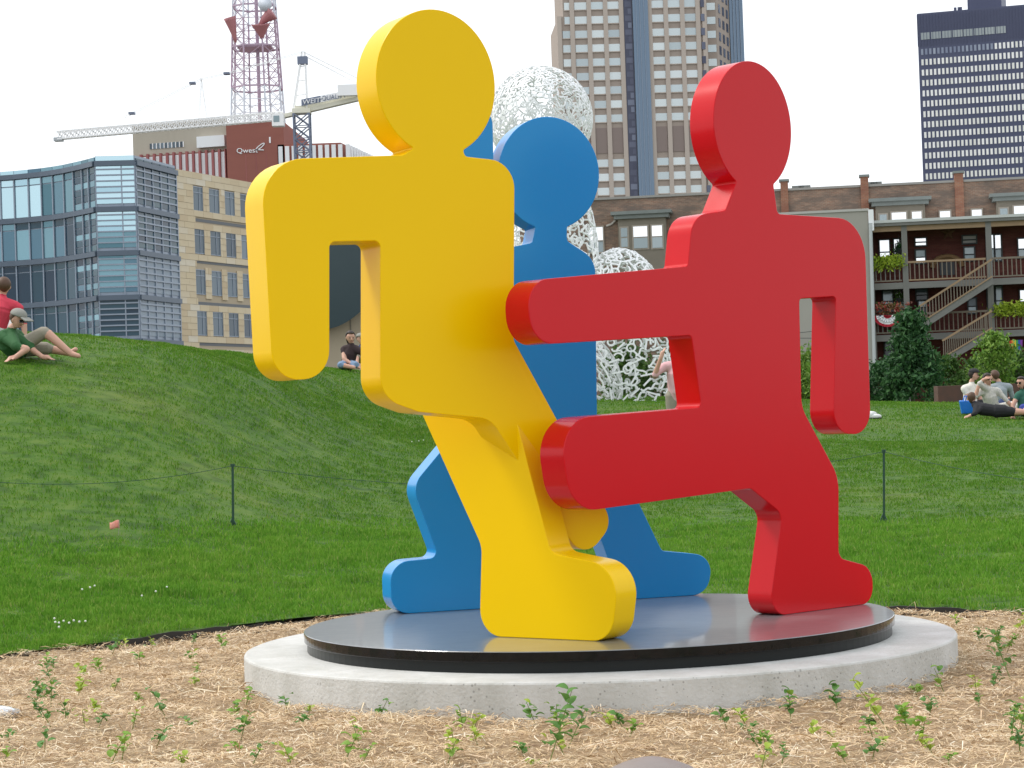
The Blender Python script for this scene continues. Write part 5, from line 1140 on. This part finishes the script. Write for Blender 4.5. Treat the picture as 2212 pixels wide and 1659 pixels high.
for k, (lab, sag) in enumerate((('dark green rope sagging from the left post to the left edge', .16), ('dark green rope running behind the plinth between the two posts', .28), ('dark green rope running from the right post to the right edge', .05))):
    a, b = ends[k], ends[k+1]; mb = MB(); pp = [a.lerp(b, t/24) - Vector((0,0,sag*4*(t/24)*(1-t/24))) for t in range(25)]; mb.tube(pp, .003, 5); tag(obj('barrier_rope', mb, PG), lab, 'rope', 'barrier ropes')
b = G(255, 1158); fl = thing('marker_flag', 'small orange-pink marker flag on a wire in the lawn', 'flag', b); mb = MB(); mb.tube([b-Vector((0,0,.05)), b+Vector((.015,0,.135))], .002, 5); obj('wire', mb, mat('flag_wire', (.3,.28,.25), .5), fl)
mb = MB(); w_, h_ = .088, .075; n = 6; vs = []
for i in range(n+1):
    for j in range(4): vs.append(b + Vector((.015-w_*i/n, .012*math.sin(i*1.3), .135-h_*j/3 + .018*(-i/n)*(1-j/3)+.006*math.sin(i))))
mb.add(vs, [(i*4+j, (i+1)*4+j, (i+1)*4+j+1, i*4+j+1) for i in range(n) for j in range(3)]); o = obj('pennant', mb, mat('flag_pink', (.90,.42,.34), .6, noise=.5, scale=30, col2=(.92,.62,.54), transl=.4), fl, smooth=True); sm = o.modifiers.new('thick', 'SOLIDIFY'); sm.thickness = .002
p = Wz(0, 1545, .0); gl = thing('ground_light', 'shiny round ground light sunk in the mulch at the left edge', 'ground light', p); mb = MB(); mb.lathe(p+Vector((-.02,0,0)), [(.125,-.05),(.125,.012),(.118,.020),(.100,.020)], 40); obj('rim', mb, mat('steel_rim', (.35,.35,.35), .3, metal=.7), gl)
mb = MB(); mb.ball(p+Vector((-.02,0,.012)), (.10,.10,.035), 14); obj('lens', mb, mat('pale_lens', (.62,.66,.70), .12, spec=.9), gl, smooth=True)
p = Wz(1408, 1675, .0); mb = MB(); mb.ball((p.x, p.y, -.02), (.20,.16,.085), 18)
mb.v = [(x+.010*math.sin(y*23+z*31), y+.010*math.sin(x*27), z+.006*math.sin(x*21+y*17)) for x, y, z in mb.v]; o = obj('smooth_stone', mb, mat('brown_grey_stone', (.22,.185,.17), .6, noise=.5, scale=7, col2=(.26,.23,.22)), smooth=True); tag(o, 'smooth brownish grey stone in the mulch at the bottom edge', 'stone')

# ================================================================== SEEDLINGS IN THE MULCH
SEED = [(290,500),(345,520),(330,600),(265,670),(220,760),(330,770),(330,920),(430,860),(500,690),(740,660),(900,720),(640,900),(860,900),(550,900),(620,830),(1235,870),(985,385),(905,460),(1240,370),(1230,470),(1250,560),(1265,640),(1450,390),(1590,740),(1520,800),(1560,960),(1530,1040),(1010,1010),(790,1070),(710,1120),(1180,1150),(1640,1150),(1900,1130),(60,1000),(20,1090),(290,1040),(1080,830),(1950,890),(2000,830),(1860,780),(660,540),(720,450),(800,380),(560,560)]
SEED = [(x*.3333, 1267+y*.3333) for x, y in SEED]
SEED += [(737.3+x*.3333, 1267+y*.3333) for x, y in [(235,840),(120,1010),(20,1090),(130,1120),(690,1100),(730,1060),(790,880),(880,1000),(1180,1050),(1260,880),(1400,900),(1430,960),(1470,1000),(1450,1065),(1250,1140),(1340,1150),(1830,890),(1760,890),(1870,980),(840,950)]]
SEED += [(1474.7+x*.3333, 1267+y*.3333) for x, y in [(285,910),(430,930),(420,880),(500,1010),(550,1010),(510,1130),(640,1130),(700,830),(880,930),(960,1000),(1000,770),(1070,680),(1120,590),(1480,560),(1520,680),(1230,870),(1330,880),(1240,980),(1290,1020),(1230,1080),(1390,880),(1460,920),(1550,990),(1600,830),(1700,680),(1920,790),(2030,340),(1930,360),(2100,410),(2090,500),(2130,590),(2170,280),(1900,670),(2000,660),(1780,250),(2150,860),(2180,960),(2130,1010),(1630,1090),(1060,1100),(2190,1090),(1720,1140)]]
BIG = {(265,670),(220,760),(330,770),(330,920),(640,900),(730,1060),(690,1100),(1430,960),(430,930),(500,1010),(1240,980),(2150,860),(2180,960),(2100,410)}
LFS = [mat('seedling_leaf_a', (.20,.36,.05), .5, spec=.3, noise=.4, scale=60, col2=(.28,.44,.08), transl=.3), mat('seedling_leaf_b', (.34,.46,.06), .5, spec=.3, noise=.4, scale=60, col2=(.44,.54,.10), transl=.3), mat('seedling_leaf_c', (.10,.24,.05), .5, spec=.3, noise=.4, scale=60, col2=(.15,.31,.08), transl=.3)]
STM = mat('seedling_stem', (.16,.20,.05), .7)
def leaf_mesh(m, k):
    mb = MB(); n = 6; vs = []
    for i in range(n+1):
        t = i/n; w_ = .44*math.sin(math.pi*min(1, t*.92+.04))**.8*(1-.25*t) + (.03 if (i+k) % 2 else 0); z_ = .22*math.sin(math.pi*t*.9)-.10*t
        vs += [(-w_, t, z_+.10), (0, t, z_), (w_, t, z_+.10)]
    mb.add(vs, [(i*3+j, i*3+j+1, (i+1)*3+j+1, (i+1)*3+j) for i in range(n) for j in range(2)]); return mesh('leaf', mb, m, True)
LM = [leaf_mesh(m, k) for k, m in enumerate(LFS)]
ORD = 'first second third fourth fifth sixth seventh eighth ninth tenth eleventh twelfth thirteenth fourteenth fifteenth sixteenth seventeenth eighteenth nineteenth twentieth'.split()
RANK = {}
for i, (X, Y) in enumerate(sorted(SEED)):
    p = Wz(X, Y+6, 0.0); p.z = float(mulch_z(p.x, p.y))
    if (p.x-PC.x)**2+(p.y-PC.y)**2 < (R_CONC+.05)**2: continue
    z_ = ('left of the plinth' if X < 640 else 'before the plinth' if X < 1560 else 'right of the plinth')
    k0 = random.randrange(3); cn = ('mid green', 'yellow green', 'dark green')[k0]; RANK[z_, cn] = RANK.get((z_, cn), 0)+1
    t = thing('seedling', '%s seedling in mulch %s, %s of its colour from left' % (cn, z_, ORD[min(RANK[z_, cn], 20)-1]), 'seedling', p, 'seedlings in the mulch')
    g_ = random.lognormvariate(0, .35); h = random.uniform(.05, .11)*g_; nl = random.randint(6, 12); tilt = Vector((random.uniform(-.7,.7), random.uniform(-.5,.5), 1)).normalized()
    if X < 140 and 1480 < Y < 1600 or X > 2120: h *= 1.5; nl += 4
    mb = MB(); mb.tube([p-Vector((0,0,.01)), p+tilt*h*.6, p+tilt*h], [.0028, .002, .0012], 5); obj('stem', mb, STM, t)
    for j in range(nl):
        tt = .25+.75*j/(nl-1); a = j*2.4+random.uniform(-.4,.4); ls = random.uniform(.024, .044)*(1.15-.3*tt)*(.6+.4*g_); el = random.uniform(-.1, .7)
        M = Matrix.Translation(p+tilt*h*tt+Vector((random.gauss(0,.012), random.gauss(0,.012), 0))) @ Matrix.Rotation(a, 4, 'Z') @ Matrix.Rotation(el, 4, 'X') @ Matrix.Rotation(random.uniform(-.4,.4), 4, 'Y') @ Matrix.Scale(ls, 4)
        place('leaf', LM[k0 if random.random() < .9 else random.randrange(3)], None, t, mtx=M)
# white clover heads in the grass
CLV = mat('clover_white', (.75,.76,.68), .8); cm = mesh('clover_flower', MB().ball((0,0,0), .008, 5), CLV, True)
CR = {}
for i, (X, Y) in enumerate(sorted([(307,1302),(337,1293),(361,1283),(120,1360),(128,1362),(138,1358),(150,1362),(160,1357),(172,1360),(185,1358),(118,1352),(128,1372),(205,1280),(178,1288),(195,1284),(905,960),(890,962),(915,958)])):
    p = G(X, Y); place_ = 'beside the mulch edging' if Y > 1340 else ('on the lawn left of the rope post' if X < 600 else 'on the slope behind the yellow figure')
    CR[place_] = CR.get(place_, 0)+1; o = place('clover_flower', cm, p+Vector((0,0,.05))); tag(o, 'tiny white clover flower %s, %s from the left' % (place_, ORD[CR[place_]-1]), 'flower', 'clover flowers')
